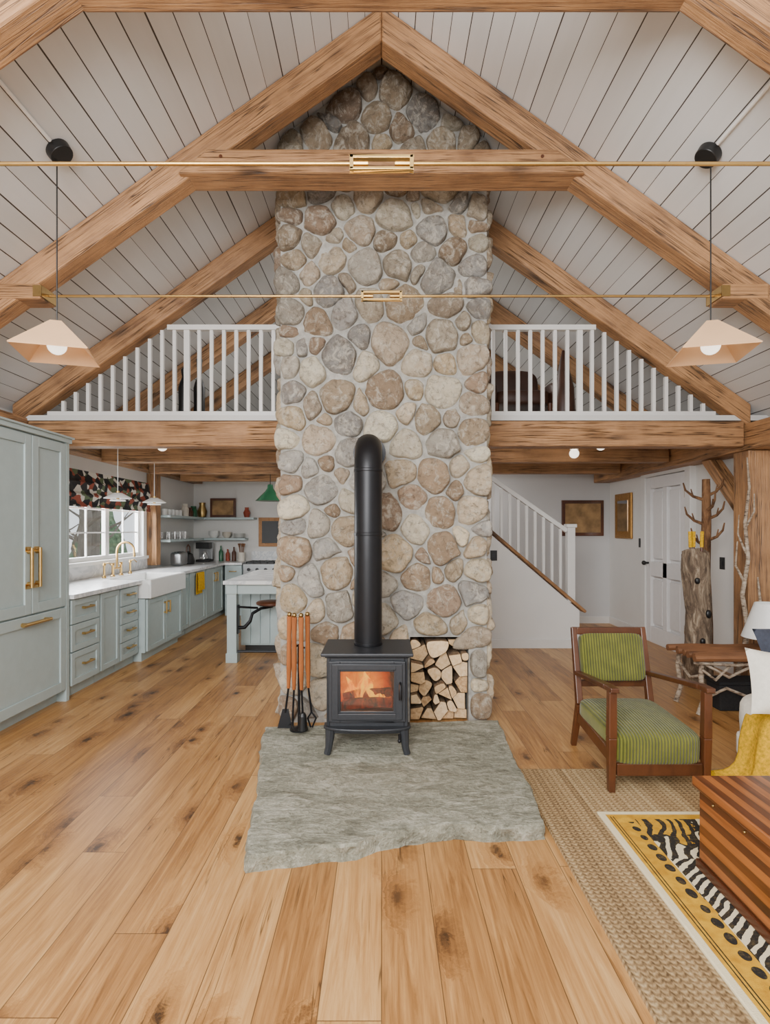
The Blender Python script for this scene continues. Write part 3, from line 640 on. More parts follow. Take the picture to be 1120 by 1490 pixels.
t=E('leather_armchair',(1.42,5.9,2.386),'dark brown leather armchair in the loft behind the right railing','armchair')
ax,ay=1.42,5.9
MB().sq((ax,ay,2.72),.28,.3,.08,.35).build('seat','leather',t,smooth=True)
MB().sq((ax,ay+.32,2.9),.3,.08,.24,.5).build('backrest','leather',t,smooth=True)
for sx in (-1,1): MB().sq((ax+sx*.31,ay,2.76),.05,.32,.12,.5).build('armrest','leather',t,smooth=True)
for sx in (-1,1):
    for y in (-.26,.24): MB().cyl((ax+sx*.27,ay+y,2.386),(ax+sx*.27,ay+y,2.66),.018,.028,10).build('leg','dkwood',t)
m=MB(); m.tube([(1.74,5.4,2.386),(1.74,5.4,2.5),(1.76,5.41,2.75),(1.75,5.42,2.95),(1.75,5.43,3.12)],[.09,.11,.085,.05,.013],12); m.build('tapered_carving','leather',smooth=True,label='tall dark brown tapered carving behind the right loft railing',cat='carving')
# ---------------------------------------------------------------- pendants, globes, conduits
def pyramid(x,y,rz,lab):
    zc=roof(x); t=E('pendant_lamp',(x,y,2.3),lab,'pendant lamp','pyramid pendant lamps')
    nv=Vector((-S if x>0 else S,0,-1)).normalized(); c=Vector((x,y,zc))+nv*.003
    MB().cyl(c,c+nv*.05,.066,.062,28).build('canopy','black',t,.004,smooth=True)
    MB().cyl((x,y,2.55),(x,y,zc-.04),.004,n=8).build('cord','black',t)
    rot=Matrix.Rotation(rz,3,'Z'); r0=[rot@Vector((a*.186,b_*.186,0)) for a,b_ in ((-1,-1),(1,-1),(1,1),(-1,1))]
    vs=[Vector((x,y,2.36))+p for p in r0]+[Vector((x,y,2.54))+p*.15 for p in r0]
    m=MB(); m.add(vs,[[0,1,5,4],[1,2,6,5],[2,3,7,6],[3,0,4,7],[4,5,6,7]]); m.build('lamp_shade','shade',t,solid=.006)
    MB().cyl((x,y,2.525),(x,y,2.46),.02).build('socket','white',t)
    MB().ball((x,y,2.41),.05).build('bulb','bulb',t,smooth=True)
pyramid(-1.785,3.1,.3,'pale peach pyramid pendant lamp hanging on the left side of the room')
pyramid(1.81,3.1,-.25,'pale peach pyramid pendant lamp hanging on the right side of the room')
for x_,w in ((-1.785,'left'),(1.81,'right')):
    sg=1 if x_>0 else -1; c=Vector((x_,0,roof(x_)))+Vector((-sg*S,0,-1)).normalized()*.012
    MB().cyl((c.x,3.02,c.z),(c.x,2.48,c.z),.01,n=10).build('conduit','conduit',label='white conduit on the ceiling boards feeding the %s pendant lamp'%w,cat='conduit',group='ceiling conduits')
def globe(x,y,lab):
    t=E('globe_light',(x,y,2.16),lab,'ceiling light','small globe lights')
    MB().cyl((x,y,2.34),(x,y,2.25),.045,n=20).build('base','white',t,smooth=True); MB().ball((x,y,2.205),.05).build('globe','bulb',t,smooth=True)
globe(-2.12,5.45,'small white globe light on the kitchen ceiling'); globe(2.05,6.0,'small white globe light above the stairs, left of the two'); globe(2.1,5.4,'small white globe light by the hall, nearer the right wall')
# ---------------------------------------------------------------- kitchen
XF=-2.56
def shaker(axis,f,a0,a1,z0,z1,fw=.05,sgn=1):
    m=MB()
    def bx(p,q,n0,n1,r,s_):
        n0,n1=sorted((f-sgn*n0,f-sgn*n1))
        m.box(n0,n1,p,q,r,s_) if axis=='x' else m.box(p,q,n0,n1,r,s_)
    bx(a0,a0+fw,0,.02,z0,z1); bx(a1-fw,a1,0,.02,z0,z1); bx(a0+fw,a1-fw,0,.02,z0,z0+fw); bx(a0+fw,a1-fw,0,.02,z1-fw,z1); bx(a0+fw,a1-fw,.012,.02,z0+fw,z1-fw)
    return m
def pull(p,d,L,n,r=.007):
    p=Vector(p); d=Vector(d); n=Vector(n); m=MB(); m.cyl(p-d*L/2+n*.03,p+d*L/2+n*.03,r,n=10)
    for k in (-.4,.4): m.cyl(p+d*L*k,p+d*L*k+n*.03,r*1.2,n=10)
    return m
fg=E('refrigerator',(-2.9,4.05,0),'tall grey-green panelled refrigerator with brass handles at the left edge','refrigerator')
m=MB(); m.box(XL+.01,XF-.024,3.5,4.6,.1,2.14).box(XL+.01,XF-.08,3.5,4.6,0,.1); m.build('body','sage',fg)
MB().box(XL+.01,XF,4.58,4.62,0,2.14).box(XF-.02,XF,3.5,3.64,0,2.14).build('side_panel','sage',fg)
MB().box(XL+.01,XF+.02,3.5,4.63,2.10,2.135).box(XL+.01,XF+.035,3.5,4.645,2.135,2.15).build('cornice','sage',fg,.004)
for a,b_,hy in ((3.65,4.125,4.08),(4.135,4.575,4.18)):
    d=shaker('x',XF,a,b_,.78,2.09,.075).build('door','sage',fg,.003)
    m=pull((XF,hy,1.12),(0,0,1),.29,(1,0,0),.013)
    for k in (-.135,.135): m.box(XF-.001,XF+.004,hy-.03,hy+.03,1.12+k-.018,1.12+k+.018)
    m.build('handle','brass',d,smooth=True)
d=shaker('x',XF,3.65,4.575,.1,.765,.075).build('drawer','sage',fg,.003); pull((XF,4.15,.715),(0,1,0),.34,(1,0,0),.013).build('handle','brass',d,smooth=True)
def unit(lab,y0,y1,xf,fronts,top=.82):
    t=E('base_cabinet',(-2.9,(y0+y1)/2,0),lab,'cabinet','kitchen base cabinets')
    MB().box(XL+.01,xf-.022,y0,y1,.09,top).build('body','sage',t); MB().box(XL+.01,xf-.06,y0,y1,0,.09).build('toe_kick','sage',t)
    for kind,a,b_,z0,z1,h in fronts:
        d=shaker('x',xf,a,b_,z0,z1).build(kind,'sage',t,.002)
        if h=='h': pull((xf,(a+b_)/2,(z0+z1)/2+.02 if z1-z0<.3 else z1-.05),(0,1,0),.16,(1,0,0),.009).build('handle','brass',d,smooth=True)
        elif h: pull((xf,h,z1-.14),(0,0,1),.14,(1,0,0),.009).build('handle','brass',d,smooth=True)
unit('grey-green base cabinet with three drawers next to the refrigerator',4.64,5.13,XF,[('drawer',4.66,5.12,.1,.37,'h'),('drawer',4.66,5.12,.38,.6,'h'),('drawer',4.66,5.12,.61,.81,'h')])
unit('narrow grey-green base cabinet with a single door between two drawer cabinets',5.14,5.52,XF,[('door',5.15,5.51,.1,.81,0)])
unit('grey-green base cabinet with four drawers just before the sink',5.53,5.94,XF,[('drawer',5.54,5.93,.1+.178*k,.27+.178*k,'h') for k in range(4)])
unit('deeper grey-green cabinet standing forward under the white sink',5.96,7.02,XF+.08,[('door',5.98,6.48,.1,.65,6.43),('door',6.49,7.0,.1,.65,6.54)],.66)
unit('narrow grey-green cabinet with one door just past the sink',7.04,7.5,XF,[('door',7.06,7.49,.1,.81,7.12)])
unit('grey-green cabinet front with the yellow towel over its handle',7.52,8.2,XF,[('door',7.54,8.19,.1,.81,'h')])
unit('grey-green base cabinet with two doors at the far kitchen corner',8.22,9.7,XF,[('door',8.24,8.66,.1,.81,8.61),('door',8.67,9.1,.1,.81,8.72)])
m=MB(); m.box(XL+.02,-2.53,4.64,5.96,.822,.86).box(XL+.02,-2.96,5.96,7.03,.822,.86).box(XL+.02,-2.53,7.03,9.73,.822,.86).box(-2.53,-2.25,9.07,9.73,.822,.86)
m.build('worktop','marble',bevel=.003,label='long white marble worktop running under the kitchen windows',cat='worktop')
MB().box(XL+.002,XL+.018,4.64,7.78,.861,.998).build('backsplash','marble',label='white marble splashback strip below the kitchen windows',cat='splashback')
m=MB(); a,b_,y0,y1,z0,z1=-2.955,-2.44,5.965,7.025,.664,.864
m.box(b_-.03,b_,y0,y1,z0,z1).box(a,a+.03,y0,y1,z0,z1).box(a+.03,b_-.03,y0,y0+.03,z0,z1).box(a+.03,b_-.03,y1-.03,y1,z0,z1).box(a+.03,b_-.03,y0+.03,y1-.03,z0,z0+.03)
m.build('farmhouse_sink','sink',bevel=.008,label='white farmhouse apron sink set into the marble worktop',cat='sink')
t=E('bridge_faucet',(-3.06,6.52,.86),'brass bridge faucet with tall curved spout behind the sink','faucet')
fy=6.52
for s_ in (-1,1):
    yy=fy+s_*.1; MB().lathe((-3.06,yy,.861),[(.001,0),(.028,0),(.028,.01),(.014,.02),(.014,.12),(.02,.13),(.012,.15)],14).build('valve','brass',t,smooth=True)
    MB().cyl((-3.06,yy-.035,1.01),(-3.06,yy+.035,1.01),.007,n=8).build('lever','brass',t)
MB().cyl((-3.06,fy-.1,.95),(-3.06,fy+.1,.95),.012,n=10).build('bridge','brass',t,smooth=True)
MB().tube([(-3.06,fy,.95),(-3.06,fy,1.15)]+[(-3.06+.1*(1-math.cos(q)),fy,1.15+.1*math.sin(q)) for q in [PI*i/8 for i in range(1,9)]]+[(-2.86,fy,1.08)],.013,10).build('spout','brass',t,smooth=True)
for y,lab in ((6.2,'brass soap dispenser left of the bridge faucet'),(6.84,'brass side spray right of the bridge faucet')):
    MB().lathe((-3.05,y,.861),[(.001,0),(.022,0),(.02,.02),(.011,.03),(.011,.13),(.018,.14),(.01,.17)],12).tube([(-3.05,y,1.02),(-3.0,y,1.03),(-2.97,y,1.0)],.006,8).build('soap_dispenser','brass',smooth=True,label=lab,cat='tap fitting')
m=MB(); pts=[(XF+.012,z) for z in (.5,.6,.7)]+[(XF+.02,.8),(XF+.03,.795),(XF+.045,.8),(XF+.05,.7),(XF+.052,.55)]
for i in range(len(pts)-1):
    (x0,z0),(x1,z1)=pts[i],pts[i+1]; m.add([(x0,7.74,z0),(x0,8.0,z0),(x1,8.0,z1),(x1,7.74,z1)],[[0,1,2,3]])
m.build('dish_towel','yel',label='yellow dish towel hanging over the cabinet handle',cat='towel',solid=.006)
m=MB()
z_=[2.03,1.93,1.9,1.8,1.77,1.69,1.64]; x_=[.05,.06,.085,.065,.09,.07,.08]
for i in range(len(z_)-1): m.add([(XL+x_[i],4.86,z_[i]),(XL+x_[i],7.74,z_[i]),(XL+x_[i+1],7.74,z_[i+1]),(XL+x_[i+1],4.86,z_[i+1])],[[0,1,2,3]])
m.build('roman_blind','blind',label='patterned red and black roman blind over the kitchen windows',cat='blind',solid=.015)
def disc(x,y,z,lab):
    t=E('disc_pendant',(x,y,z),lab,'pendant lamp','white kitchen pendants')
    MB().cyl((x,y,z+.1),(x,y,2.338),.0035,n=8).build('cord','white',t)
    MB().lathe((x,y,z),[(.001,.08),(.04,.08),(.125,.032),(.13,.025),(.118,.025),(.04,.068),(.001,.07)],28).build('upper_shade','white',t,smooth=True)
    MB().lathe((x,y,z),[(.001,.016),(.068,.012),(.076,0),(.068,.0),(.001,.008)],24).build('lower_shade','white',t,smooth=True)
    MB().cyl((x,y,z+.1),(x,y,z+.008),.016,n=12).build('stem','brass',t,smooth=True)
disc(-2.62,5.6,1.68,'white layered disc pendant over the sink counter, nearer the camera'); disc(-2.62,6.5,1.68,'white layered disc pendant over the sink counter, farther from the camera')
# back run
t=E('base_cabinet',(-2.4,9.4,0),'narrow grey-green drawer cabinet left of the range','cabinet','kitchen base cabinets')
MB().box(-2.535,-2.26,9.132,9.73,0,.82).build('body','sage',t)
for k in range(3):
    d=shaker('y',9.11,-2.53,-2.265,.1+.24*k,.33+.24*k,.04,-1).build('drawer','sage',t); pull((-2.4,9.11,.24+.24*k),(1,0,0),.12,(0,-1,0)).build('handle','brass',d)
t=E('range_cooker',(-1.8,9.4,0),'steel range cooker with black grates against the kitchen back wall','cooker')
MB().box(-2.24,-1.36,9.1,9.72,0,.84).build('body','steel',t,.005); MB().box(-2.2,-1.4,9.075,9.1,.16,.66).build('oven_door','black',t,.004)
MB().cyl((-2.16,9.04,.62),(-1.44,9.04,.62),.012).build('handle','steel',t)
for k in range(6): MB().cyl((-2.14+.136*k,9.1,.75),(-2.14+.136*k,9.06,.75),.026,n=14).build('knob','black',t)
m=MB()
for k in range(8): m.box(-2.2+k*.112,-2.185+k*.112,9.16,9.62,.842,.872)
for y in (9.16,9.38,9.6): m.box(-2.2,-1.4,y,y+.015,.842,.87)
m.build('grate','black',t)
MB().box(-2.24,-1.36,9.70,9.735,.84,1.02).build('splash_panel','marble',t)
for zz,lab,xe in ((1.60,'upper grey-green wraparound shelf in the kitchen corner',-2.15),(1.25,'lower grey-green wraparound shelf in the kitchen corner',-2.3)):
    MB().box(XL+.002,XL+.26,7.98,9.748,zz-.035,zz).box(XL+.26,xe,9.49,9.748,zz-.035,zz).build('wall_shelf','sage',bevel=.002,label=lab,cat='shelf',group='kitchen corner shelves')
t=E('framed_picture',(-2.72,9.66,1.6),'framed landscape leaning on the upper kitchen shelf','picture')
MB().box(-2.94,-2.5,9.66,9.69,1.602,1.93).build('frame','dkwood',t,.004); MB().box(-2.9,-2.54,9.652,9.66,1.642,1.89).build('canvas','canvas',t)
t=E('framed_picture',(-1.9,9.73,1.1),'oak framed dark picture on the wall above the range','picture')
MB().box(-2.12,-1.5,9.715,9.745,1.1,1.6).build('frame','oaky',t,.004); MB().box(-2.06,-1.56,9.708,9.715,1.16,1.54).build('canvas','black',t)
def lat(name,mat,x,y,z,prof,lab,cat,group=None): return MB().lathe((x,y,z),prof,18).build(name,mat,smooth=True,label=lab,cat=cat,group=group)
gp=[(.001,0),(.03,0),(.036,.11),(.033,.11),(.027,.008),(.001,.008)]
for k in range(9): lat('drinking_glass','clear',XL+.1+.075*(k%2),8.05+.11*k,1.251,gp,'clear drinking glass in the row on the lower kitchen shelf','glass','glasses on the lower kitchen shelf')
bp=[(.001,0),(.04,0),(.085,.06),(.08,.06),(.038,.008),(.001,.008)]
for k in range(4): lat('bowl','white',-2.86,9.62,1.251+.02*k,[(r*1.1,z) for r,z in bp],'white bowl stacked on the lower kitchen shelf','bowl','stacked white bowls')
for k in range(3): lat('bowl','ceramic',-2.64,9.62,1.251+.02*k,bp,'cream bowl stacked beside the white bowls','bowl','stacked cream bowls')
for k in range(6): lat('plate','white',-2.43,9.62,1.251+.012*k,[(.001,0),(.06,0),(.1,.014),(.098,.017),(.058,.005),(.001,.005)],'white plate in the stack at the end of the lower shelf','plate','stacked white plates')
for k in range(5): lat('mug','white',XL+.13,8.1+.15*k,1.601,[(.001,0),(.04,0),(.042,.09),(.037,.09),(.035,.01),(.001,.01)],'white mug in the row on the upper kitchen shelf','mug','mugs on the upper kitchen shelf')
for k,(y,mt,h,lab) in enumerate(((8.95,'ceramic',.2,'tall cream jar on the upper shelf beside the mugs'),(9.15,'dkwood',.15,'dark brown jar on the upper shelf beside the cream jar'),(9.35,'green',.18,'green jar on the upper shelf near the corner'))): lat('storage_jar',mt,XL+.13,y,1.601,[(.001,0),(.055,0),(.06,h*.6),(.04,h*.8),(.045,h*.85),(.045,h),(.001,h)],lab,'jar','jars on the upper kitchen shelf')
lat('pitcher','brassd',-3.06,9.62,1.601,[(.001,0),(.06,0),(.08,.1),(.045,.2),(.055,.25),(.05,.25),(.001,.2)],'copper pitcher in the corner of the upper shelf','pitcher')
lat('vase','red',-2.3,9.62,1.601,[(.001,0),(.04,0),(.06,.08),(.03,.14),(.036,.17),(.001,.16)],'small clay vase at the end of the upper shelf','vase')
t=E('coffee_maker',(-2.95,9.35,.86),'black and steel coffee maker in the far kitchen corner','coffee maker')
MB().box(-3.05,-2.83,9.25,9.5,.861,.9).build('base','black',t,.005); MB().box(-3.05,-2.83,9.42,9.5,.9,1.18).build('tower','steel',t,.005); MB().box(-3.05,-2.83,9.25,9.42,1.08,1.18).build('brew_head','black',t,.005)
MB().lathe((-2.94,9.33,.901),[(.001,0),(.07,0),(.08,.06),(.05,.15),(.001,.15)],18).build('carafe','clear',t,smooth=True)
t=E('toaster',(-3.0,8.35,.86),'steel toaster on the marble worktop by the oak post','toaster')
MB().sq((-3.0,8.35,.965),.09,.15,.1,.35).build('shell','steel',t,smooth=True)
for x in (-3.022,-2.977): MB().box(x-.008,x+.008,8.24,8.46,1.06,1.068).build('slot','black',t)
t=E('kettle',(-3.0,8.75,.86),'dark kettle standing beside the steel toaster','kettle')
MB().lathe((-3.0,8.75,.861),[(.001,0),(.09,0),(.1,.05),(.07,.15),(.02,.18),(.015,.2),(.001,.2)],20).build('body','black',t,smooth=True)
MB().tube([(-3.0,8.67,1.0),(-3.0,8.68,1.12),(-3.0,8.75,1.16),(-3.0,8.82,1.12),(-3.0,8.83,1.0)],.01,8).build('handle','dkwood',t,smooth=True)
t=E('utensil_crock',(-2.36,9.5,.86),'stoneware crock of wooden spoons beside the range','crock')
MB().lathe((-2.36,9.5,.861),[(.001,0),(.055,0),(.06,.15),(.052,.15),(.048,.01),(.001,.01)],18).build('jar','ceramic',t,smooth=True)
for k in range(5):
    q=k*1.25; MB().tube([(-2.36+.015*math.cos(q),9.5+.015*math.sin(q),.88),(-2.36+.04*math.cos(q),9.5+.04*math.sin(q),1.09),(-2.36+.05*math.cos(q),9.5+.05*math.sin(q),1.16)],[.006,.006,.018],8).build('spoon','ltwood',t)
for k,(x,y,mt,h,lab) in enumerate(((-2.72,9.55,'green',.26,'green glass oil bottle on the far worktop'),(-2.62,9.6,'red',.2,'reddish bottle on the far worktop'),(-2.5,9.55,'dkwood',.24,'dark brown bottle beside the crock'))):
    lat('bottle',mt,x,y,.861,[(.001,0),(.035,0),(.036,h*.6),(.013,h*.78),(.014,h),(.001,h)],lab,'bottle','bottles on the far worktop')
t=E('green_pendant',(-1.5,7.6,1.85),'green enamel pendant lamp over the kitchen island','pendant lamp')
MB().cyl((-1.5,7.6,2.0),(-1.5,7.6,2.338),.005,n=8).build('cord','black',t)
MB().lathe((-1.5,7.6,1.78),[(.2,0),(.17,.03),(.07,.13),(.04,.17),(.035,.22),(.001,.23),(.001,.2),(.03,.16),(.06,.12),(.165,.02)],26).build('lamp_shade','green',t,smooth=True)
# island
t=E('kitchen_island',(-1.1,6.7,0),'grey-green kitchen island with white marble top behind the chimney','kitchen island')
MB().box(-1.65,-.55,5.86,7.5,.822,.86).build('top','marble',t,.004)
for x in (-1.62,-.68):
    MB().box(x,x+.1,5.9,6.0,.0,.82).box(x-.01,x+.11,5.89,6.01,0,.1).box(x-.008,x+.108,5.892,6.008,.72,.82).build('leg','sage',t,.004)
m=MB().box(-1.6,-.6,6.42,7.46,.08,.82)
for k in range(9): m.box(-1.59+.11*k,-1.49+.11*k,6.405,6.42,.1,.81)
m.build('body','sage',t,.002); MB().box(-1.56,-.64,6.46,7.4,0,.08).build('plinth','black',t)
MB().cyl((-1.54,5.95,.11),(-.66,5.95,.11),.014,n=10).build('foot_rail','iron',t); MB().box(-1.52,-.68,5.92,5.98,.72,.82).build('apron','sage',t)
t=E('swing_stool',(-1.2,5.95,.4),'swing-out stool with wood seat and black iron arm on the island leg','stool')
MB().lathe((-1.2,6.15,.575),[(.001,0),(.15,0),(.165,.012),(.165,.03),(.15,.04),(.001,.04)],26).build('seat','dkwood',t,smooth=True)
MB().tube([(-1.515,5.95,.36),(-1.45,5.97,.36),(-1.4,6.0,.42),(-1.38,6.02,.5),(-1.3,6.08,.545),(-1.2,6.15,.56),(-1.2,6.15,.575)],[.02,.02,.02,.018,.016,.02,.05],10).build('arm','irond',t,smooth=True)
MB().box(-1.519,-1.505,5.915,5.985,.3,.6).tube([(-1.51,5.95,.58),(-1.42,5.98,.57),(-1.33,6.05,.555)],.012,8).build('bracket','irond',t)
for x,y in ((-1.22,7.2),(-1.12,7.25)):
    t=E('candlestick',(x,y,.861),'black candlestick on the island, %s of the two'%('left' if x<-1.2 else 'right'),'candlestick','island candlesticks')
    MB().lathe((x,y,.861),[(.001,0),(.04,0),(.04,.01),(.008,.02),(.008,.2),(.018,.21),(.001,.22)],14).build('stem','black',t,smooth=True)
# ---------------------------------------------------------------- stairs and hall
t=E('staircase',(1.5,7.2,0),'white and oak stairs with square newel and balusters behind the chimney','stairs')
for k in range(8):
    x1=2.33-.2*k; MB().box(x1-.22,x1,ys+.11,7.6,.171*(k+1)-.03,.171*(k+1)).build('tread','oaky',t); MB().box(x1-.215,x1-.2,ys+.11,7.6,.171*(k+1),.171*(k+2)-.03).build('riser','trim',t)
tbeam('stringer',(2.40,ys+.04,.425),(.66,ys+.04,.425+.856*1.74),.15,.035,t)
def sz(x): return .47+.856*(2.33-x)
nx=2.24
MB().box(nx-.045,nx+.045,ys+.005,ys+.095,.535,1.42).box(nx-.06,nx+.06,ys-.01,ys+.11,1.42,1.46).build('newel_post','trim',t,.004)
MB().bar((nx-.045,ys+.05,1.38),(1.1,ys+.05,1.38+.7*(nx-.045-1.1)),.06,.05).build('handrail','trim',t,.004)
for k in range(10):
    x=nx-.12-.1*k; MB().box(x-.015,x+.015,ys+.035,ys+.065,sz(x)+.0,1.38+.7*(nx-.045-x)-.03).build('baluster','trim',t)
t=E('framed_picture',(2.95,8.38,1.3),'framed brown landscape painting on the hall back wall','picture')
x0,x1=(817-555)*8.38/F,(878-555)*8.38/F
MB().box(x0,x1,8.37,8.398,1.3,1.83).build('frame','dkwood',t,.004); MB().box(x0+.05,x1-.05,8.362,8.37,1.35,1.78).build('canvas','canvas',t)
t=E('wall_mirror',(3.39,7.9,1.27),'gilt framed mirror on the right wall beside the door','mirror')
MB().box(XR-.03,XR-.002,7.62,8.15,1.27,1.9).build('frame','gilt',t,.008); MB().box(XR-.036,XR-.03,7.72,8.05,1.37,1.8).build('glass','mirror',t)
for c,n_,lab in (((1.32,ys-.004,1.09),'y','black switch plate on the stair wall beside the chimney'),((XR-.004,5.62,1.06),'x','black switch plate on the wall right of the white door'),((XR-.004,7.4,1.22),'x','black switch plate between the door and the gilt mirror')):
    a=.04; m=MB(); t=E('light_switch',c,lab,'switch')
    if n_=='y': m.box(c[0]-a,c[0]+a,c[1]-.004,c[1]+.003,c[2]-.06,c[2]+.06); q=MB().box(c[0]-.012,c[0]+.012,c[1]-.01,c[1]-.004,c[2]-.02,c[2]+.02)
    else: m.box(c[0]-.004,c[0]+.003,c[1]-a,c[1]+a,c[2]-.06,c[2]+.06); q=MB().box(c[0]-.01,c[0]-.004,c[1]-.012,c[1]+.012,c[2]-.02,c[2]+.02)
    m.build('plate','black',t,.001); q.build('toggle','iron',t)
# ---------------------------------------------------------------- living side
MB().box(.775,3.2,.4,3.27,.0005,.01).build('jute_rug','jute',base=False,label='natural braided jute rug on the right of the floor',cat='rug')
MB().box(1.05,2.0,.4,2.75,.011,.024).build('yellow_rug','rug',base=False,bevel=.004,label='yellow wool rug with black and cream patterns on the jute rug',cat='rug')
a=E('green_armchair',(1.465,3.3,0),'low wooden armchair with green corduroy seat and back','armchair')
for x in (1.215,1.715):
    m=MB().bar((x,2.985,.011),(x,2.98,.30),.034,.036,(0,1,0),.044,.05).bar((x,2.98,.30),(x,2.975,.545),.044,.05,(0,1,0),.042,.042); m.build('front_leg','ctim',a,.005)
    xb=1.245 if x<1.4 else 1.69
    m=MB().bar((xb,3.66,0),(xb,3.55,.3),.032,.034,(0,1,0),.04,.046).bar((xb,3.55,.3),(xb,3.66,.765),.04,.046,(0,1,0),.032,.032); m.build('rear_leg','ctim',a,.005)
    m=MB().bar((x,2.93,.558),(x,3.02,.556),.046,.026,(0,0,1),.054,.026).bar((x,3.02,.556),(xb,3.595,.486),.054,.026,(0,0,1),.042,.026)
    m.build('armrest','ctim',a,.005); MB().bar((x,3.0,.2),(xb,3.56,.22),.025,.07).build('side_rail','ctim',a,.004)
MB().box(1.24,1.69,2.965,2.99,.1,.165).build('front_rail','ctim',a,.004)
MB().bar((1.26,3.655,.742),(1.675,3.655,.742),.03,.045).build('top_rail','ctim',a,.006); MB().bar((1.26,3.595,.42),(1.675,3.595,.42),.028,.04).build('lower_back_rail','ctim',a,.004)
def dome(m,c,a,b,h,e,rot,puff):
    k=len(m.v); m.sq(c,a,b,h,e,64,24,rot); c=Vector(c)
    for i in range(k,len(m.v)):
        p=Vector(m.v[i]); q=rot.inverted()@(p-c); u=max(0,1-(q.x/a)**2)*max(0,1-(q.y/b)**2)
        if q.z>0: q.z+=puff*u
        m.v[i]=tuple(c+rot@q)
    return m
dome(MB(),(1.465,3.262,.245),.237,.31,.084,.26,Matrix.Rotation(.045,3,'X'),.024).build('seat_cushion','cord',a,smooth=True)
MB().sq((1.467,3.60,.585),.2,.036,.148,.24,40,16,Matrix.Rotation(-.22,3,'X')).build('back_cushion','cord',a,smooth=True)
# trunk
t=E('striped_trunk',(1.62,1.7,.025),'low chest of striped light and dark wood on the yellow rug','chest')
MB().box(1.29,1.98,.95,2.29,.06,.345).build('body','trunk',t,.004); MB().box(1.27,2.0,.93,2.31,.35,.392).build('lid','trunk',t,.006)
MB().box(1.28,1.99,.94,2.30,.025,.06).build('plinth','dkwood',t,.004)
for k in range(7): MB().ball((1.288,1.05+.19*k,.325),.006).build('brass_stud','brassd',t,smooth=True)
# sofa
t=E('sofa',(2.5,2.4,0),'cream upholstered sofa cut off by the right edge','sofa')
MB().box(2.03,2.9,1.3,3.25,.1,.25).build('base','linen',t,.03); MB().sq((2.42,2.2,.33),.4,.82,.085,.3).build('seat_cushion','linen',t,smooth=True)
MB().sq((2.84,2.28,.45),.12,.97,.34,.35).build('backrest','linen',t,smooth=True); MB().sq((2.46,3.16,.33),.43,.09,.15,.4).build('armrest','linen',t,smooth=True)
for x in (2.12,2.84):
    for y in (1.38,3.18): MB().cyl((x,y,.011),(x,y,.1),.02,.028,10).build('leg','dkwood',t)
t=E('cushion',(2.15,2.95,.42),'cream cushion leaning at the sofa end in front of a dark cushion','cushion')
MB().pillow((2.13,2.95,.585),.42,.34,.16,Matrix.Rotation(-.35,3,'X')@Matrix.Rotation(.12,3,'Y')).build('cover','linen',t,smooth=True)
t=E('cushion',(2.4,3.1,.48),'dark slate cushion behind the cream cushion on the sofa','cushion')
MB().pillow((2.31,3.12,.68),.42,.38,.12,Matrix.Rotation(-.3,3,'X')@Matrix.Rotation(-.1,3,'Y')).build('cover','navy',t,smooth=True)
m=MB(); nv=60; vs=[]
path=[(2.4,.43),(2.3,.435),(2.2,.437),(2.12,.432),(2.065,.412),(2.035,.36),(2.025,.29),(2.02,.22),(2.015,.15),(2.0,.095),(1.975,.055),(1.945,.035),(1.90,.028),(1.86,.026)]
for i,(x,z) in enumerate(path):
    for j in range(nv+1):
        y=2.64+.5*j/nv; k=min(1,max(0,(i-3)/4)); fold=.5+.5*math.sin(y*38+1.5*math.sin(y*9)+i*.06); wv=.034*fold+.012*mn.noise(Vector((y*20,i*.3,2)))
        flare=1+.12*k*(i/13)
        vs.append((x-wv*k,2.89+(y-2.89)*flare,max(z+wv*k*(.15 if z>.06 else .55),.02)))
m.add(vs,[[i*(nv+1)+j,i*(nv+1)+j+1,(i+1)*(nv+1)+j+1,(i+1)*(nv+1)+j] for i in range(len(path)-1) for j in range(nv)])
th=E('throw_blanket',(2.0,2.9,.02),'yellow knitted throw draped over the sofa down to the floor','blanket')
m.build('knit','yel',th,smooth=True,solid=.012)
for j in range(24): y=2.62+.54*j/23; MB().tube([(1.86,y,.034),(1.81,y+.01,.02),(1.775,y+random.uniform(-.02,.02),.018)],[.006,.005,.003],6).build('fringe','yel',th)
# twig bench, lamp, stump, coat tree, birch
t=E('twig_bench',(2.72,4.42,0),'low rustic bench with slatted top and birch twig legs','bench')
for k in range(7):
    y=4.20+.066*k; x=2.33+.025*(k%2)+.01*(k%3)
    MB().tube([(x,y,.437),(x+.2,y+.006*math.sin(k),.44),(x+.45,y-.006*math.cos(k),.436),(3.12,y+.01,.438)],[.026,.029,.027,.028],8).build('slat','ltwood',t,smooth=True)
for x,y in ((2.42,4.25),(2.42,4.58),(3.06,4.25),(3.06,4.58)):
    MB().tube([(x-.03,y,0),(x+.015,y+.01,.12),(x-.015,y,.3),(x,y,.421)],[.02,.017,.018,.016],9).build('leg','birch',t,smooth=True)
for q in ([(2.42,4.24,.12),(2.6,4.25,.2),(2.85,4.24,.1),(3.06,4.25,.16)],[(2.40,4.23,.35),(2.5,4.22,.27),(2.62,4.23,.38)],[(2.42,4.25,.3),(2.42,4.42,.24),(2.42,4.58,.32)],[(2.34,4.22,.40),(2.6,4.20,.385),(3.1,4.21,.4)],[(2.44,4.24,.38),(2.6,4.22,.29),(2.8,4.23,.38)]): MB().tube(q,.011,8).build('twig_brace','birch',t,smooth=True)
t=E('storage_box',(2.76,4.42,0),'black woven box under the twig bench','box'); MB().box(2.6,2.98,4.33,4.52,0,.2).build('body','basket',t,.01); MB().box(2.59,2.99,4.32,4.53,.2,.225).build('lid','basket',t,.006)
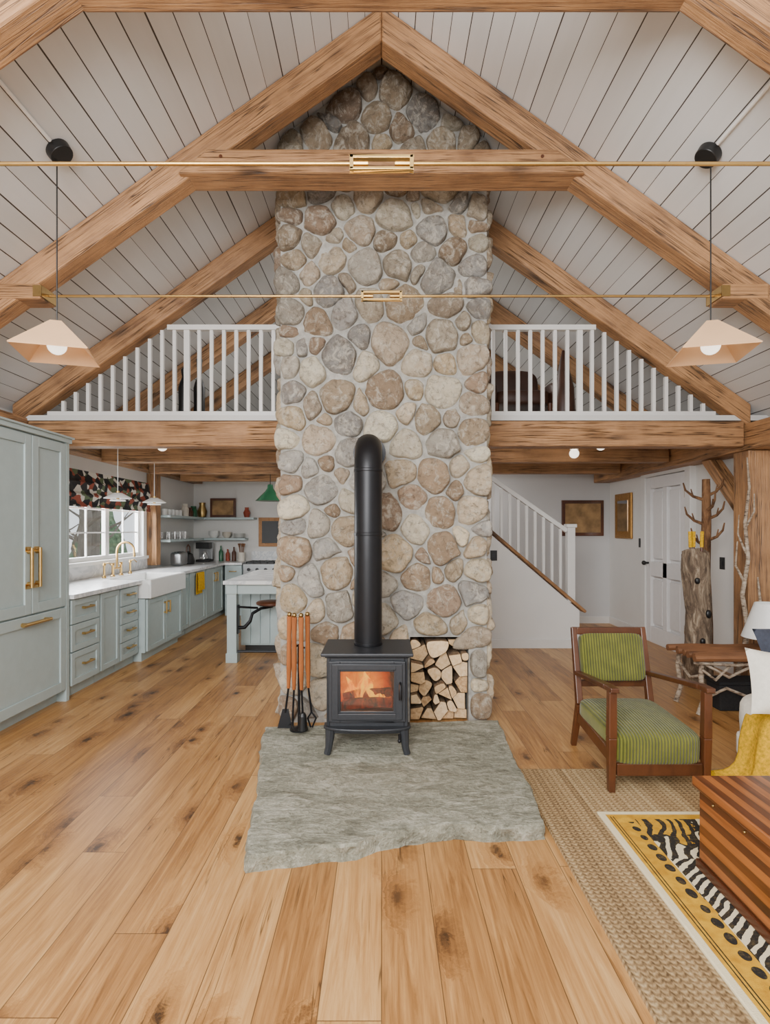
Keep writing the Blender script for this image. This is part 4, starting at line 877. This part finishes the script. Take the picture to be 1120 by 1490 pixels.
t=E('table_lamp',(3.04,4.42,.465),'small lamp with white cone shade on the twig bench','lamp')
MB().lathe((3.04,4.42,.466),[(.001,0),(.05,0),(.055,.02),(.045,.06),(.025,.1),(.012,.12),(.012,.18),(.001,.18)],20).build('base','ceramic',t,smooth=True)
MB().lathe((3.04,4.42,.55),[(.19,0),(.1,.27),(.096,.27),(.184,.0)],32).build('lamp_shade','white',t,smooth=True); MB().ball((3.04,4.42,.67),.035).build('bulb','bulb',t,smooth=True)
sx_,sy_=2.83,5.02
sp=E('log_stand',(sx_,sy_,0),'hollow weathered log stand holding walking sticks','stand')
m=MB(); N=36; vs=[]; lv=[(z/24*1.2,1) for z in range(25)]+[(1.2,.82),(1.0,.76),(.75,.74)]
for i,(z,k) in enumerate(lv):
    for j in range(N):
        q=2*PI*j/N+z*.5; r=(.11+.024*mn.noise(Vector((math.cos(q)*1.3,math.sin(q)*1.3,z*2.2)))+.014*mn.noise(Vector((math.cos(q)*4,math.sin(q)*4,z*7)))+.008*math.sin(z*8))*k
        vs.append((sx_+r*math.cos(q)-.03*z,sy_+r*math.sin(q),z+(.03*math.sin(q*2) if .9<z and k==1 else 0)))
m.add(vs,[[i*N+j,i*N+(j+1)%N,(i+1)*N+(j+1)%N,(i+1)*N+j] for i in range(len(lv)-1) for j in range(N)]+[list(range(N))[::-1],[(len(lv)-1)*N+j for j in range(N)]])
m.build('log','stump',sp,smooth=True)
for q,z,r in ((-2.0,.95,.022),(-1.2,.66,.026),(-1.75,.42,.022)): MB().sq(Vector((sx_-.03*z+.112*math.cos(q),sy_+.112*math.sin(q),z)),r,.02,r*1.4,.9).build('dark_hollow','black',sp,smooth=True)
for k,(dx,dy,lab) in enumerate(((-.042,-.018,'left of the three'),(.0,.028,'middle of the three'),(.038,-.01,'right of the three'))):
    x=sx_-.035+dx; t=E('walking_stick',(x,sy_+dy,.77),'walking stick with yellow tip in the log stand, %s'%lab,'walking stick','walking sticks')
    MB().cyl((x,sy_+dy,.76),(x+dx*.3,sy_+dy,1.24),.011,n=10).build('shaft','dkwood',t); MB().cyl((x+dx*.3,sy_+dy,1.24),(x+dx*.4,sy_+dy,1.38),.015,n=10).build('grip','yel',t,smooth=True)
cx,cy=3.05,5.3
t=E('coat_tree',(cx,cy,0),'rustic coat tree of a peeled log with branch pegs','coat rack')
MB().tube([(cx,cy,0),(cx+.01,cy,.5),(cx-.01,cy,1.0),(cx+.005,cy,1.5),(cx,cy,1.87)],[.062,.05,.046,.041,.034],14).build('trunk','pole',t,smooth=True)
for q,z in ((PI,1.45),(-.6,1.5),(PI*.9,1.68),(-.2,1.72),(-PI/2,1.58),(PI*1.15,1.25),(-.7,1.3)):
    dx,dy=math.cos(q)*(1 if math.cos(q)<0 else .75),math.sin(q)
    MB().tube([(cx+dx*.03,cy+dy*.03,z),(cx+dx*.11,cy+dy*.1,z+.03),(cx+dx*.18,cy+dy*.14,z+.09),(cx+dx*.2,cy+dy*.15,z+.16)],[.016,.013,.01,.006],9).tube([(cx+dx*.11,cy+dy*.1,z+.03),(cx+dx*.13,cy+dy*.11,z+.1)],[.009,.005],7).build('peg','pole',t,smooth=True)
bx_,by_=3.02,4.72
t=E('birch_branch',(bx_,by_,0),'pale twisting birch branch standing against the oak post','branch')
m=MB().tube([(bx_-.1,by_,0),(bx_-.02,by_-.02,.3),(bx_+.05,by_,.55),(bx_+.0,by_,.85),(bx_+.05,by_,1.15),(bx_+.01,by_-.02,1.45),(bx_+.06,by_,1.75),(bx_+.04,by_,2.0)],[.024,.021,.02,.018,.016,.014,.011,.006],10)
m.tube([(bx_+.04,by_,.6),(bx_+.13,by_-.03,.8),(bx_+.11,by_-.03,1.0)],[.014,.012,.006],9).tube([(bx_+.02,by_,.95),(bx_-.07,by_-.02,1.1),(bx_-.06,by_-.03,1.3)],[.012,.009,.005],8).tube([(bx_+.02,by_,1.4),(bx_+.1,by_,1.55),(bx_+.1,by_,1.7)],[.01,.008,.004],8).tube([(bx_+.03,by_,1.2),(bx_-.05,by_-.02,1.36),(bx_-.04,by_-.02,1.52)],[.01,.007,.003],8)
m.build('stem','birch',t,smooth=True)
# ---------------------------------------------------------------- light
w=bpy.data.worlds.new('sky'); SC.world=w; w.use_nodes=True; bg=w.node_tree.nodes['Background']; bg.inputs[0].default_value=(.90,.96,1,1); bg.inputs[1].default_value=1.5
def area(name,loc,tgt,sx,sy,pw,col=(1,1,1)):
    l=bpy.data.lights.new(name,'AREA'); l.shape='RECTANGLE'; l.size=sx; l.size_y=sy; l.energy=pw; l.color=col
    o=bpy.data.objects.new(name,l); COL.objects.link(o); o.location=loc; o.rotation_euler=(Vector(tgt)-Vector(loc)).to_track_quat('-Z','Y').to_euler()
area('gable_daylight',(-1.0,-1.2,2.7),(.2,4,2.0),2.4,2.2,400,(1,.99,.98))
area('kitchen_daylight',(XL-.5,6.3,1.6),(0,5.8,.5),2.6,1.2,230,(.96,.98,1))
area('kitchen_fill',(-.35,7.2,2.05),(-.6,7.2,0),.7,1.6,17,(1,.96,.9))  # added fill light, out of sight behind the chimney, no fixture
area('hall_fill',(1.15,7.9,2.1),(2.2,7.6,0),.5,.5,11,(1,.97,.94))  # added light to brighten the hall, not a real fitting
area('hall_front_fill',(1.0,5.5,2.1),(2.2,6.2,0),.3,.5,6,(1,.97,.94))  # extra fill for the front of the hall, tucked behind the chimney
area('loft_fill',(0,6.6,3.7),(0,6.6,2.0),1.2,1.6,40,(1,.97,.93))  # added fill that lifts the loft interior, no lamp hangs there
l=bpy.data.lights.new('fire_glow','POINT'); l.energy=2; l.color=(1,.45,.1); l.shadow_soft_size=.05
o=bpy.data.objects.new('fire_glow',l); COL.objects.link(o); o.location=(xs,3.38,.5)
# ---------------------------------------------------------------- camera
cd=bpy.data.cameras.new('camera'); cam=bpy.data.objects.new('camera',cd); COL.objects.link(cam)
cam.location=(0,0,H); cam.rotation_euler=(PI/2,0,0); cd.sensor_fit='VERTICAL'; cd.sensor_height=36; cd.lens=36*F/1490
cd.shift_x=5/1490; cd.shift_y=25/1490; cd.clip_start=.05
SC.camera=cam
